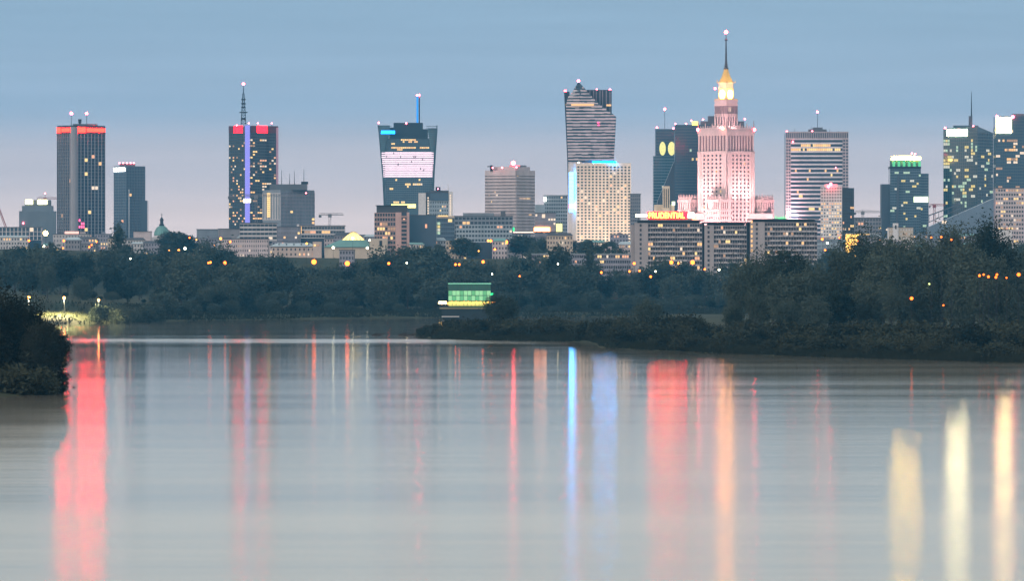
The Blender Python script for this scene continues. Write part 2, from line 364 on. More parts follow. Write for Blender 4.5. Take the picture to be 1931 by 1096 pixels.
# 2. blue glass tower beside it
f = F('office_tower', 'slim blue glass tower with white sign and stepped right side, near the green dome', 'skyscraper', 243, 6500)
fp = f.corner(213, 238, 272, 16)
body(f, fp, None, 313, glassb)
grid(f, fp[0], fp[1], 0, f.Z(315), 5, 34, 0.06, 0.13, M('blue grey panel', (0.13, 0.19, 0.25), 0.5), 0.3, [(3, 15, 1)])
grid(f, fp[1], fp[2], 0, f.Z(315), 7, 34, 0.05, 0.1, M('blue grey panel', (0.13, 0.19, 0.25), 0.5), 0.3, [(1, 24, 1)])
MB().box(f.X(262), f.X(276.5), 12, 34, 0, f.Z(378)).build('side_block', glassb, f.o)
MB().box(f.X(242), f.X(244), 1.2, 3, 0, f.Z(357)).build('light_strip', M('pale strip', (0.5, 0.55, 0.6), 0.5), f.o)
boxp(f, 'penthouse', dkc, 224, 252, 308, 313, 12, 14)
for p in (224, 231, 238, 245, 251): beacon(f, p, 307, 0.8, redsmall, 11)
band(f, fp[0], fp[1], f.Z(323), f.Z(316), EM('white sign', (7, 6.6, 6), True), 0.5, 0.8, 'sign', 0.02, 0.92)

# 3. grey stepped office with two lit emblems
f = F('stepped_office', 'grey stepped office block with two bright yellow-white signs on its roof', 'office block', 70, 6400)
body(f, f.rect(36, 103), None, 398, M('blue grey cladding', (0.2, 0.24, 0.28), 0.6))
boxp(f, 'upper_tier', M('blue grey cladding', (0.2, 0.24, 0.28), 0.6), 41, 98, 388, 398, 3, 20); boxp(f, 'roof_tier', dkc, 46, 94, 377, 388, 6, 14)
grid(f, (f.X(36), 0), (f.X(103), 0), 0, f.Z(399), 16, 18, 0.4, 0.4, M('blue grey cladding', (0.2, 0.24, 0.28), 0.6), 0.3, 4)
for a, b2 in ((47, 61), (70, 88)):
    MB().box(f.X(a), f.X(b2), 4.8, 5.6, f.Z(385), f.Z(376.5)).build('lit_sign', EM('yellow white sign', (5.5, 5.2, 2.6), True), f.o)
beacon(f, 44, 421, 0.8, redsmall, -1)

# 4. tall dark tower with lattice mast and violet strip
f = F('office_tower', 'dark office tower with violet light strip and lattice mast, many windows lit', 'skyscraper', 466, 6400)
fp = f.corner(430, 463, 523, 24)
body(f, fp, None, 237, glass)
fr = M('dark teal spandrel', (0.045, 0.065, 0.075), 0.5)
z1 = f.Z(250)
ll = [(c, r, k) for (c, r, k) in rlit(9, 46, 56, 5, range(14, 44), 1)]
grid(f, fp[0], fp[1], 0, z1, 9, 46, 0.2, 0.45, fr, 0.3, ll)
lr = rlit(14, 46, 88, 11, range(16, 44), 2) + [(13, r, 1) for r in (26, 27, 28, 29, 30, 24, 32, 33)] + [(0, 34, 2), (0, 30, 2), (0, 42, 2), (1, 41, 1)]
grid(f, fp[1], fp[2], 0, z1, 14, 46, 0.16, 0.45, fr, 0.3, lr)
MB().box(f.X(462), f.X(471), -1.6, 4, f.Z(420), f.Z(236)).build('light_strip', EM('violet strip', (0.24, 0.22, 0.66), True), f.o)
MB().box(f.X(459), f.X(473), -2.2, 0, f.Z(382), f.Z(375)).build('sign', EM('sign pale', (4, 3.6, 2.4)), f.o)
bz0, bz1 = f.Z(250), f.Z(236.5)
redp = EM('red lit panel', (9.0, 0.03, 0.07), True); drd = M('dark red panel', (0.10, 0.02, 0.03), 0.5)
for (a, b2, s0, s1, mt) in ((fp[0], fp[1], 0.0, 0.28, drd), (fp[0], fp[1], 0.3, 0.82, redp), (fp[1], fp[2], 0.16, 0.34, drd), (fp[1], fp[2], 0.35, 0.66, redp), (fp[1], fp[2], 0.68, 0.98, drd)):
    band(f, a, b2, bz0, bz1, mt, 0.1, 0.5, 'crown_panel', s0, s1)
MB().box(f.X(520), f.X(524), 11, 14, 30, f.Z(240)).build('edge_light', M('pinkish edge', (0.5, 0.3, 0.4), 0.5), f.o)
# lattice mast
mb = MB(); xc, yc = f.X(458), 14.0; za, zb = f.Z(237), f.Z(175)
for k in range(12):
    ta, tb = k / 12, (k + 1) / 12; wa, wb = 2.6 - 1.9 * ta, 2.6 - 1.9 * tb; zc, zd = za + (zb - za) * ta, za + (zb - za) * tb
    cs = ((-1, -1), (1, -1), (1, 1), (-1, 1))
    for i in range(4):
        s_, e_ = cs[i], cs[(i + 1) % 4]
        mb.bar((xc + s_[0] * wa, yc + s_[1] * wa, zc), (xc + s_[0] * wb, yc + s_[1] * wb, zd), 0.4)
        mb.bar((xc + s_[0] * wa, yc + s_[1] * wa, zc), (xc + e_[0] * wb, yc + e_[1] * wb, zd), 0.22)
        mb.bar((xc + s_[0] * wb, yc + s_[1] * wb, zd), (xc + e_[0] * wb, yc + e_[1] * wb, zd), 0.22)
mb.cyl(xc, yc, f.Z(212), f.Z(210), 4.2, None, 8).cyl(xc, yc, zb, f.Z(158), 0.5, 0.25, 6)
for z in (225, 203, 196, 188): mb.cyl(xc, yc, f.Z(z), f.Z(z - 3), 2.2, None, 6)
mb.build('lattice_mast', black, f.o)
beacon(f, 458, 157, 1.3, redbeacon, 14)
for p, q_ in ((469, 232), (486, 232), (512, 232), (446, 236)): beacon(f, p, q_, 0.75, redsmall, 5, 237)

# 5. grey slab office with lit stairwell
f = F('slab_office', 'broad grey office slab with yellow lit stairwell strip and roof antennas', 'office block', 527, 5600)
fp = f.corner(494, 529, 591, 16)
body(f, fp, None, 358, M('blue concrete', (0.23, 0.26, 0.30), 0.8))
grid(f, fp[1], fp[2], f.Z(430), f.Z(362), 11, 10, 0.18, 0.42, M('mauve panel', (0.30, 0.29, 0.34), 0.8), 0.4, 3)
grid(f, fp[0], fp[1], f.Z(415), f.Z(364), 7, 1, 0.45, 0.05, pale, 0.3)
L = sqrt((fp[1][0] - fp[0][0]) ** 2 + fp[0][1] ** 2)
for k in range(12):
    s0 = 0.30; a = fp[0]; b2 = fp[1]
    band(f, a, b2, f.Z(409.5 - k * 3.9), f.Z(409.5 - k * 3.9 - 3.1), LIT[1], 0.2, 0.5, 'stair_window', 0.26, 0.44)
MB().box(f.X(508), f.X(578), 10, 24, f.Z(358), f.Z(347)).build('penthouse', steel, f.o)
for p, q_ in ((530, 320), (545, 327), (554, 322), (572, 318)):
    MB().cyl(f.X(p), 14, f.Z(347), f.Z(q_), 0.35, 0.15, 5).build('antenna', black, f.o)
boxp(f, 'plant_box', black, 567, 580, 342, 347, 12, 6)
beacon(f, 577, 364, 0.6, redsmall, -0.5)

# 6. flared glass tower with white LED band and blue mast
f = F('flared_tower', 'flared glass tower with glowing pink-white LED band and slim blue mast', 'skyscraper', 770, 7000)
prof = [(505, 726, 816), (390, 724.5, 817), (335, 722, 818.5), (300, 719, 820.5), (247, 714.5, 824), (236, 713, 824)]
dep = 34.0
def sec(y, l, r, d0=0.0, d1=dep): return (f.Z(y), [(f.X(l), d0), (f.X(r), d0), (f.X(r), d1), (f.X(l), d1)])
inner = [(505, 729, 813), (390, 728, 814), (335, 727, 815), (300, 726, 815), (275, 727, 813), (262, 731, 809)]
MB().loft([sec(*p) for p in inner]).build('core', glasst, f.o)
MB().box(f.X(742), f.X(797), 5, 28, f.Z(262), f.Z(231)).build('crown', M('crown cladding', (0.02, 0.03, 0.04), 0.5), f.o)
MB().box(f.X(797), f.X(806.5), 5, 28, f.Z(262), f.Z(243)).build('crown', M('crown cladding', (0.02, 0.03, 0.04), 0.5), f.o)
MB().box(f.X(734), f.X(742), 6, 26, f.Z(262), f.Z(240)).build('crown', M('crown cladding', (0.02, 0.03, 0.04), 0.5), f.o)
def lerp_prof(pr, y):
    for (ya, la, ra), (yb, lb, rb) in zip(pr, pr[1:]):
        if yb <= y <= ya:
            t_ = (ya - y) / (ya - yb); return la + (lb - la) * t_, ra + (rb - ra) * t_
    return pr[-1][1:]
shell = M('blue fin glass', (0.10, 0.20, 0.24), 0.2, ior=1.8)
for side in (0, 1):
    mb = MB(); se = []
    for (y, l, r) in prof:
        il, ir = lerp_prof(inner, max(y, 262))
        a, b2 = (l, il - 0.3) if side == 0 else (ir + 0.3, r)
        if y <= 247: b2, a = (b2 if side else max(b2, 735)), (a if not side else min(a, 807))
        se.append((f.Z(y + (0 if side == 0 else 6 if y < 240 else 0)), [(f.X(a), -1.0), (f.X(b2), 0.6), (f.X(b2), 2.4), (f.X(a), 2.4)]))
    mb.loft(se).build('glass_fin', shell, f.o)
    mb = MB()
    for k in range(42):
        y = 392 - k * 3.75; l, r = lerp_prof(prof, y); il, ir = lerp_prof(inner, max(y, 262))
        a, b2 = (l, il) if side == 0 else (ir, r)
        if y <= 262: a, b2 = (l, 738) if side == 0 else (804, r)
        if b2 - a > 1: mb.box(f.X(a), f.X(b2), -1.6, -1.2, f.Z(y) - 0.3, f.Z(y) + 0.3)
    for (y0, l0, r0), (y1, l1, r1) in zip(prof, prof[1:]):
        e0, e1 = (l0, l1) if side == 0 else (r0, r1)
        mb.bar((f.X(e0), -1.0, f.Z(y0)), (f.X(e1), -1.0, f.Z(y1)), 0.8)
    mb.build('fin_frame', M('steel blue frame', (0.06, 0.09, 0.11), 0.4), f.o, 'stuff')
il, ir = 727, 815
grid(f, (f.X(727), 0), (f.X(815), 0), f.Z(392), f.Z(337), 24, 13, 0.08, 0.16, M('blue grey panel', (0.13, 0.19, 0.25), 0.5), 0.4,
     [(10, 10, 3), (14, 10, 5), (4, 2, 6), (11, 9, 1), (2, 8, 2), (5, 12, 1), (17, 12, 1)], mats=[LIT[1], LIT[2]])
grid(f, (f.X(727), 0), (f.X(813), 0), f.Z(284), f.Z(258), 24, 7, 0.08, 0.2, M('steel blue frame', (0.06, 0.09, 0.11), 0.4), 0.4,
     [(4, 1, 12), (18, 1, 5), (3, 1, 1), (6, 0, 3), (3, 3, 2), (8, 5, 8), (9, 4, 1), (12, 4, 2), (15, 4, 2)], mats=[LIT[0], LIT[1]])
led = EM('pink white LED', (1.25, 0.92, 1.05), True)
for k, (ya, yb) in enumerate(((334, 322.5), (321.5, 310.5), (309.2, 299), (298, 286.5))):
    l, r = lerp_prof(prof, (ya + yb) / 2)
    MB().box(f.X(l + 1.5), f.X(r - 3), -1.1, -0.8, f.Z(ya), f.Z(yb)).build('led_band', led, f.o)
mb = MB()
for i in range(46):
    p = 722 + i * 2.12; mb.box(f.X(p), f.X(p + 0.55), -1.75, -1.25, f.Z(334), f.Z(286.5))
for j in range(1, 12):
    y = 334 - j * 4.0; l, r = lerp_prof(prof, y); mb.box(f.X(l + 1.5), f.X(r - 3), -1.6, -1.15, f.Z(y) - 0.2, f.Z(y) + 0.25)
for p, y in ((755, 298), (728, 297), (742, 291), (780, 298), (783, 298), (796, 303), (775, 307), (792, 320), (798, 323), (750, 312)):
    mb.box(f.X(p), f.X(p + 1.7), -1.95, -1.15, f.Z(y), f.Z(y - 4))
mb.build('led_fins', M('grey violet fin', (0.16, 0.13, 0.16), 0.6), f.o, 'stuff')
MB().box(f.X(738), f.X(784), -1.3, -0.9, f.Z(392), f.Z(385)).build('lit_storey', EM('yellow storey', (2.3, 1.75, 0.5)), f.o)
MB().box(f.X(718.5), f.X(745), -2.4, -1.9, f.Z(252.5), f.Z(246)).build('blue_sign', EM('blue sign', (0.05, 0.9, 2.6), True), f.o)
MB().box(f.X(785.2), f.X(788.6), 8, 10, f.Z(231), f.Z(181)).build('mast', EM('blue mast light', (0.03, 0.28, 0.85)), f.o)
MB().box(f.X(789.2), f.X(791.6), 8.5, 10.5, f.Z(231), f.Z(180)).build('mast', black, f.o)
for p, q_ in ((786.6, 179), (790.5, 179), (714, 231), (766, 232)): beacon(f, p, q_, 1.0, redbeacon if q_ == 179 else redsmall, 4)

# 7. banded concrete tower with red beacon
f = F('concrete_tower', 'pale banded concrete tower with rows of small windows and red beacon', 'tower block', 966, 5800)
fp = f.corner(915, 973, 1008, 18)
body(f, fp, None, 322, glass)
for a, b2, n in ((fp[0], fp[1], 26), (fp[1], fp[2], 18)):
    grid(f, a, b2, 0, f.Z(322), n, 29, 0.28, 0.55, pinkc, 0.5, {26: [(3, 21, 1), (9, 21, 2), (5, 19, 1), (8, 22, 1)], 18: [(3, 20, 11), (12, 15, 3), (1, 27, 1)]}[n])
band(f, fp[0], fp[1], f.Z(331), f.Z(321), pinkc, 0.05, 0.7, 'parapet'); band(f, fp[1], fp[2], f.Z(331), f.Z(321), pinkc, 0.05, 0.7, 'parapet')
MB().prism([(x * 0.8, 6 + y * 0.75) for x, y in fp], f.Z(321), f.Z(314)).build('penthouse', pinkc, f.o)
MB().prism([(x * 0.35 + 6, 12 + y * 0.4) for x, y in fp], f.Z(314), f.Z(311)).build('penthouse', greyc, f.o)
MB().box(f.X(924), f.X(929), 12, 14, f.Z(322), f.Z(311)).bar((f.X(919), 13, f.Z(313.5)), (f.X(930), 13, f.Z(313.5)), 0.6).build('roof_hoist', black, f.o)
beacon(f, 968, 307, 1.9, redbeacon, 14, 312); beacon(f, 947, 316, 0.8, redsmall, 2); beacon(f, 929, 316, 0.7, redsmall, 10); beacon(f, 974, 315, 0.8, redsmall, 4)

# 8. sail-shaped residential tower
f = F('sail_tower', 'tall twisted residential tower with sail-shaped top and pale horizontal bands', 'skyscraper', 1112, 6500)
left = [(505, 1074), (430, 1073), (330, 1072.5), (300, 1071), (240, 1068.5), (200, 1067), (184, 1070), (176, 1077), (165, 1084), (154, 1090.5)]
right = [(505, 1153), (300, 1157.5), (260, 1160), (220, 1162), (214, 1155), (205, 1142), (196, 1130), (184, 1118), (170, 1106), (160, 1097), (154, 1091.5)]
def lp(pr, y):
    for (ya, a), (yb, b2) in zip(pr, pr[1:]):
        if yb <= y <= ya: return a + (b2 - a) * (ya - y) / (ya - yb)
    return pr[-1][1]
ys_ = sorted(set([a for a, _ in left] + [a for a, _ in right]), reverse=True)
MB().loft([(f.Z(y), [(f.X(lp(left, y)), 3), (f.X((lp(left, y) + lp(right, y)) / 2), 0), (f.X(lp(right, y)), 2), (f.X(lp(right, y)), 24), (f.X(lp(left, y)), 24)]) for y in ys_]).build('core', glass, f.o)
bandp = M('pale lilac cladding', (0.62, 0.54, 0.58), 0.6); mb = MB(); r = random.Random(4); y = 330.0
while y > 160:
    l, rr2 = lp(left, y) + 0.4, lp(right, y) - 0.4; mid_ = (l + rr2) / 2; p = l
    while p < rr2 - 1:
        q_ = min(rr2, p + r.uniform(5, 17)); th = r.choice((2.0, 2.6, 3.2, 3.9)); off = r.uniform(-0.35, 0.35)
        def yy(pp): return (3 * (mid_ - pp) / (mid_ - l) if pp < mid_ else 2 * (pp - mid_) / (rr2 - mid_))
        za, zb = f.Z(y + off + th / 2), f.Z(y + off - th / 2); ya, yb = yy(p) - 0.5, yy(q_) - 0.5
        mb.loft([(za, [(f.X(p), ya), (f.X(q_), yb), (f.X(q_), yb + 1), (f.X(p), ya + 1)]), (zb, [(f.X(p), ya), (f.X(q_), yb), (f.X(q_), yb + 1), (f.X(p), ya + 1)])])
        p = q_ + 0.01
    y -= 5.9
mb.build('facade_bands', bandp, f.o, 'stuff')
MB().loft([(f.Z(505), f.rect(1073.5, 1080, 6, 20)), (f.Z(300), f.rect(1070, 1080, 6, 20)), (f.Z(172), f.rect(1064, 1074, 6, 20))]).build('side_wing', M('dark wing glass', (0.03, 0.03, 0.04), 0.4), f.o)
MB().box(f.X(1098), f.X(1154), 18, 34, f.Z(330), f.Z(168)).build('rear_wing', M('dark wing glass', (0.03, 0.03, 0.04), 0.4), f.o)
mb = MB()
for p in (1112, 1119, 1124, 1131, 1136, 1143, 1150): mb.box(f.X(p), f.X(p + 1.6), 17.2, 17.9, f.Z(225), f.Z(169))
mb.build('vertical_ribs', M('grey violet rib', (0.28, 0.26, 0.31), 0.6), f.o, 'stuff')
for a, b2, yv in ((1067, 1075, 5.2), (1077, 1120, -0.9), (1144, 1153, 17)): MB().box(f.X(a), f.X(b2), yv, yv + 0.4, f.Z(199), f.Z(195.5)).build('lit_storey', LIT[0], f.o)
for c_ in ((1126, 232), (1127, 237)): MB().box(f.X(c_[0]), f.X(c_[0] + 4), -0.2, 0.1, f.Z(c_[1]), f.Z(c_[1] - 2.4)).build('window', EM('pink light', (2.2, 0.22, 0.55)), f.o)
beacon(f, 1091, 152, 1.4, redbeacon, 4); beacon(f, 1066, 171, 1.1, redbeacon, 8); beacon(f, 1151, 168, 1.2, redbeacon, 20); beacon(f, 1126, 167, 0.8, redsmall, 20)

# 9. hotel slab with square windows and blue LED strip
f = F('hotel_slab', 'cream hotel slab with regular square windows and vertical blue light strip', 'hotel', 1130, 6200)
fp = f.corner(1073, 1087, 1190, 28)
hot = M('hotel cladding', (0.72, 0.62, 0.55), 0.8)
body(f, fp, None, 307, M('hotel glazing', (0.02, 0.018, 0.022), 0.5, 0.2))
z1 = f.Z(312); n_ = 33
ltn = [(1, 26, 1), (15, 26, 1), (21, 26, 1), (3, 24, 1), (13, 24, 1), (20, 25, 1), (3, 21, 1), (4, 22, 1), (6, 20, 1), (9, 19, 1), (8, 18, 1), (12, 21, 1), (21, 22, 1), (1, 15, 1), (13, 17, 1), (18, 19, 1), (19, 17, 1), (6, 14, 1), (10, 16, 1), (16, 18, 1), (22, 14, 1), (2, 9, 1), (15, 29, 1), (17, 30, 1), (19, 24, 1), (11, 12, 1)]
ltn = [(c_ * 15 // 24, r_, 1) for c_, r_, _ in ltn]
grid(f, fp[1], fp[2], 0, z1, 15, n_, 0.42, 0.44, hot, 0.6, ltn, mats=[LIT[0], LIT[3], LIT[2]])
band(f, fp[1], fp[2], z1, f.Z(307), hot, 0.05, 0.62, 'parapet')
band(f, fp[0], fp[1], 0, f.Z(307), hot, 0.02, 0.5, 'end_wall')
blueled = EM('blue LED strip', (0.6, 5.5, 15), True)
for k in range(10):
    ya = 400 - k * 7.6; MB().box(f.X(1073.5), f.X(1081.8), -0.8, 4, f.Z(ya), f.Z(ya - 7.0)).build('led_panel', EM('magenta LED', (6, 1.2, 5)) if k == 1 else blueled, f.o)
boxp(f, 'roof_plant', glassb, 1097, 1162, 303.5, 307, 14, 14); boxp(f, 'roof_plant', M('teal plant', (0.1, 0.16, 0.18), 0.5), 1104, 1160, 301.5, 303.5, 16, 10)
MB().box(f.X(1118), f.X(1162), 7.5, 8.3, f.Z(306.5), f.Z(304.6)).build('led_strip', EM('blue roof LED', (0.02, 30, 85), True), f.o)
beacon(f, 1091, 307, 0.9, whitelamp, 2)
flood(f.o, (60, -70, 4), (30, 5, 30), 2.5e5, 80, (1, 0.76, 0.5)); flood(f.o, (-20, -90, 4), (-5, 5, 50), 1.6e5, 80, (1, 0.85, 0.7))

# 10. palace with stepped limestone tower
f = F('palace_tower', 'floodlit pink stone palace tower with clock, golden cap and tall spire', 'palace', 1371, 6300)
o = f.o
def sq(cxp, half_px, dy=0.0):
    """square footprint turned 45 degrees, half diagonal in photo pixels"""
    h = half_px * f.k; x = f.X(cxp); return [(x - h, dy + h), (x, dy), (x + h, dy + h), (x, dy + 2 * h)]
def ring(cxp, half, cy):
    h = half * f.k; x = f.X(cxp); return [(x - h, cy), (x, cy - h), (x + h, cy), (x, cy + h)]
CYP = 53 * f.k                                                # centre of the plan
Rg = lambda h: ring(1371, h, CYP)
MB().prism(Rg(52), 0, f.Z(287)).build('shaft', M('palace glazing', (0.03, 0.014, 0.016), 0.6), o)
fpS = Rg(52)
for a, b2, n_, sd in ((fpS[0], fpS[1], 7, 1), (fpS[1], fpS[2], 7, 2)):
    grid(f, a, b2, f.Z(425), f.Z(289), n_, 18, 0.56, 0.50, stone, 0.7, 5, seed=sd, mats=[LIT[0], LIT[4]])
    # corner buttresses
    for s0, s1 in ((0.0, 0.11), (0.89, 1.0)): band(f, a, b2, f.Z(425), f.Z(287), stone, 0.05, 1.5, 'buttress', s0, s1)
for y0, y1, h in ((290, 284.5, 54.5), (255, 250, 53.5), (250, 246, 55), (246, 243, 54)):
    MB().prism(Rg(h), f.Z(y0), f.Z(y1)).build('cornice', stone, o)
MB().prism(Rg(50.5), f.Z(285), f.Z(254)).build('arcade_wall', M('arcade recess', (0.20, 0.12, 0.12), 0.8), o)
fpA = Rg(52.5)
for a, b2 in ((fpA[0], fpA[1]), (fpA[1], fpA[2])):
    for k in range(10): band(f, a, b2, f.Z(284.8), f.Z(255), stone, -1.0, 0.2, 'column', k / 9.5, k / 9.5 + 0.045)
    for k in range(4): band(f, a, b2, f.Z(279), f.Z(264), LIT[1] if a is fpA[1] else LIT[4], -1.75, -1.2, 'arcade_window', 0.22 + k * 0.106, 0.27 + k * 0.106)
mb = MB()
rg = random.Random(3)
for a, b2 in ((fpA[0], fpA[1]), (fpA[1], fpA[2]), (fpA[2], fpA[3]), (fpA[3], fpA[0])):
    for k in range(13):
        t_ = k / 12; x, y = a[0] + (b2[0] - a[0]) * t_, a[1] + (b2[1] - a[1]) * t_; hh = f.Z(243) + (9.5 if k in (0, 12) else 6.5 if k % 3 == 0 else 4.0)
        mb.cyl(x, y, f.Z(243.2), hh, 0.9, 0.15, 5)
    for k in range(12):
        pa, pb = [(a[i] + (b2[i] - a[i]) * (k + e) / 12) for i in (0, 1) for e in (0.2,)], [(a[i] + (b2[i] - a[i]) * (k + e) / 12) for i in (0, 1) for e in (0.8,)]
        mb.bar((pa[0], pa[1], f.Z(241.5)), (pb[0], pb[1], f.Z(241.5)), 0.9)
mb.build('attic_pinnacles', stone, o, 'stuff')
# upper tower
MB().prism(Rg(27), f.Z(243.2), f.Z(236)).build('terrace_block', stone, o)
MB().prism(Rg(21), f.Z(243), f.Z(213)).build('upper_shaft', stone, o)
fpU = Rg(21)
for a, b2 in ((fpU[0], fpU[1]), (fpU[1], fpU[2])):
    for k in range(5): band(f, a, b2, f.Z(240), f.Z(213.5), stone, 0.02, 0.9, 'pier', k / 4.4, k / 4.4 + 0.09)
    for k in range(4): band(f, a, b2, f.Z(236), f.Z(219), M('tall window glazing', (0.07, 0.045, 0.045), 0.3), 0.02, 0.25, 'tall_window', k / 4.4 + 0.115, k / 4.4 + 0.2)
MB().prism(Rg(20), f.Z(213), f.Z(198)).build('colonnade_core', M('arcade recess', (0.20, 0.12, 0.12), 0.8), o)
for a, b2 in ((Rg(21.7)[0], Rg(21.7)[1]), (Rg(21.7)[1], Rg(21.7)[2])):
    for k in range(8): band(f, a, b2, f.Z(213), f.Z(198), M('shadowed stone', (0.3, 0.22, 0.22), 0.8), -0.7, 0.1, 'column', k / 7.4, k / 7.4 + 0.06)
for k in (0.2, 0.36): band(f, Rg(20.4)[1], Rg(20.4)[2], f.Z(209), f.Z(201), LIT[2], 0.0, 0.4, 'lit_window', k, k + 0.1)
for y0, y1, h in ((198, 195, 22.5), (195, 190, 21.5), (190, 187, 23)): MB().prism(Rg(h), f.Z(y0), f.Z(y1)).build('cornice', stone, o)
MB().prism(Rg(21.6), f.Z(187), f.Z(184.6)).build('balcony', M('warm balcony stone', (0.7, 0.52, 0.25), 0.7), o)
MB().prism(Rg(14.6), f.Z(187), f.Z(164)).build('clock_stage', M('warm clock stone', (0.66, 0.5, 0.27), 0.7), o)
fpC = Rg(14.6); clockm = EM('lit clock face', (22, 10, 1.4), True)
for a, b2 in ((fpC[0], fpC[1]), (fpC[1], fpC[2])):
    dx, dy = b2[0] - a[0], b2[1] - a[1]; L = sqrt(dx * dx + dy * dy); u = (dx / L, dy / L); n = (u[1], -u[0])
    rr_ = 0.36 * L; cz = f.Z(176.5); cx, cy = (a[0] + b2[0]) / 2 + n[0] * 0.35, (a[1] + b2[1]) / 2 + n[1] * 0.35
    me = bpy.data.meshes.new('clock_face')
    vs = []; kk = 24
    for v_ in (0.0, 0.5):
        vs += [(cx + u[0] * rr_ * cos(2 * pi * i / kk) - n[0] * v_, cy + u[1] * rr_ * cos(2 * pi * i / kk) - n[1] * v_, cz + 1.25 * rr_ * sin(2 * pi * i / kk)) for i in range(kk)]
    me.from_pydata(vs, [], [tuple(range(kk)), tuple(range(2 * kk - 1, kk - 1, -1))] + [(i, (i + 1) % kk, kk + (i + 1) % kk, kk + i) for i in range(kk)])
    cf = finish(me, clockm, 'clock_face', o)
    mb = MB(); hn = (cx + n[0] * 0.3, cy + n[1] * 0.3)
    mb.bar((hn[0], hn[1], cz), (hn[0] + u[0] * rr_ * 0.5, hn[1] + u[1] * rr_ * 0.5, cz + rr_ * 0.4), 0.16)
    mb.bar((hn[0], hn[1], cz), (hn[0] - u[0] * rr_ * 0.2, hn[1] - u[1] * rr_ * 0.2, cz + rr_ * 0.85), 0.14); mb.build('clock_hands', black, cf)
MB().prism(Rg(13.6), f.Z(164), f.Z(155.5)).build('drum', stone, o)
MB().prism(Rg(17), f.Z(155.5), f.Z(153.6)).build('eave', stone, o)
cone = [(154, 16.0), (150, 12.2), (146, 9.8), (140, 7.4), (134, 5.4), (128, 4.0)]
MB().loft([(f.Z(y), Rg(h)) for y, h in cone]).build('golden_cap', goldm, o)
for sx in (-17, 17): MB().cyl(f.X(1371 + sx), CYP, f.Z(154), f.Z(148), 0.6, 0.1, 5).build('corner_finial', goldm, o)
MB().lathe(f.X(1371), CYP, [(f.Z(128.5), 2.4), (f.Z(126), 2.6), (f.Z(124.5), 1.2), (f.Z(123), 2.0), (f.Z(120), 1.5), (f.Z(112), 1.1), (f.Z(95), 0.85), (f.Z(75.5), 0.6), (f.Z(74), 1.4), (f.Z(72), 1.4), (f.Z(70.5), 0.45), (f.Z(60), 0.25)], 10).build('spire', M('spire metal', (0.06, 0.045, 0.045), 0.5), o)
beacon(f, 1371, 58, 1.8, redbeacon, CYP); beacon(f, 1350, 165, 1.1, redbeacon, CYP - 3)
for p in (1318, 1424): beacon(f, p, 243, 1.7, redbeacon, CYP)
beacon(f, 1363, 242, 1.6, EM('orange beacon', (16, 3, 1.5), True), CYP - 50 * f.k)
# four lower wings
def wing(cxp, half, cyo, ptop, n_):
    h = half * f.k; x = f.X(cxp); cy = CYP + cyo * f.k
    pts = [(x - h, cy), (x, cy - h), (x + h, cy), (x, cy + h)]
    MB().prism(pts, 0, f.Z(ptop)).build('wing', M('palace glazing', (0.03, 0.014, 0.016), 0.6), o)
    mb = MB()
    for e in range(4):
        a, b2 = pts[e], pts[(e + 1) % 4]
        if e < 2:
            grid(f, a, b2, f.Z(395), f.Z(379), n_, 1, 0.66, 0.15, stone, 0.5); grid(f, a, b2, f.Z(425), f.Z(397), n_, 3, 0.6, 0.52, stone, 0.5, 2)
            for ya, yb in ((397.5, 394.5), (381, ptop)): band(f, a, b2, f.Z(ya), f.Z(yb), stone, 0.0, 1.3, 'cornice')
        for k in range(8):
            t_ = (k + 0.5) / 8; px_, py_ = a[0] + (b2[0] - a[0]) * t_, a[1] + (b2[1] - a[1]) * t_
            mb.cyl(px_, py_, f.Z(ptop + 0.1), f.Z(ptop) + (5.5 if k % 2 else 3.4), 1.0, 0.2, 5)
    mb.build('wing_pinnacles', stone, o, 'stuff')
wing(1302, 21, 14, 376, 5); wing(1440, 21, 14, 376, 5); wing(1357, 24, -44, 376, 6)
boxp(f, 'podium', stone, 1283, 1459, 402, 520, CYP - 6, 40)
PK = (1.0, 0.52, 0.54)
flood(o, (-66, -46, 4), (-14, 14, 52), 7.5e5, 100, PK); flood(o, (66, -46, 4), (14, 14, 52), 6.5e5, 100, PK)
flood(o, (-9, CYP - 34, f.Z(242)), (-3, CYP - 6, f.Z(215)), 2.5e4, 70, PK); flood(o, (9, CYP - 34, f.Z(242)), (3, CYP - 6, f.Z(215)), 2.5e4, 70, PK)
for sx in (-8, 8): flood(o, (sx, CYP - 9.5, f.Z(184)), (sx * 0.2, CYP, f.Z(140)), 2.2e4, 100, (1, 0.72, 0.22))
for sx in (-10, 10): flood(o, (sx, CYP - 13, f.Z(160)), (0, CYP, f.Z(138)), 2.2e4, 50, (1, 0.72, 0.2))

for sx in (-1, 1):                                             # uplights on the wing roofs, close under the shaft walls
    for dd in (0.3, 0.7):
        h = 52 * f.k; bx, by = sx * h * dd, CYP - h * (1 - dd)
        flood(o, (bx + sx * 9, by - 9, f.Z(395)), (bx + sx * 0.5, by + 0.5, f.Z(318)), 8.0e4, 75, (1, 0.60, 0.57), blend=0.9)
    flood(o, (sx * 75, CYP - 45, f.Z(420)), (sx * 37, CYP + 6, f.Z(392)), 8.5e4, 60, (1, 0.60, 0.56))
flood(o, (-8, CYP - 85, f.Z(428)), (-8, CYP - 40, f.Z(395)), 7.0e4, 80, (1, 0.60, 0.56))

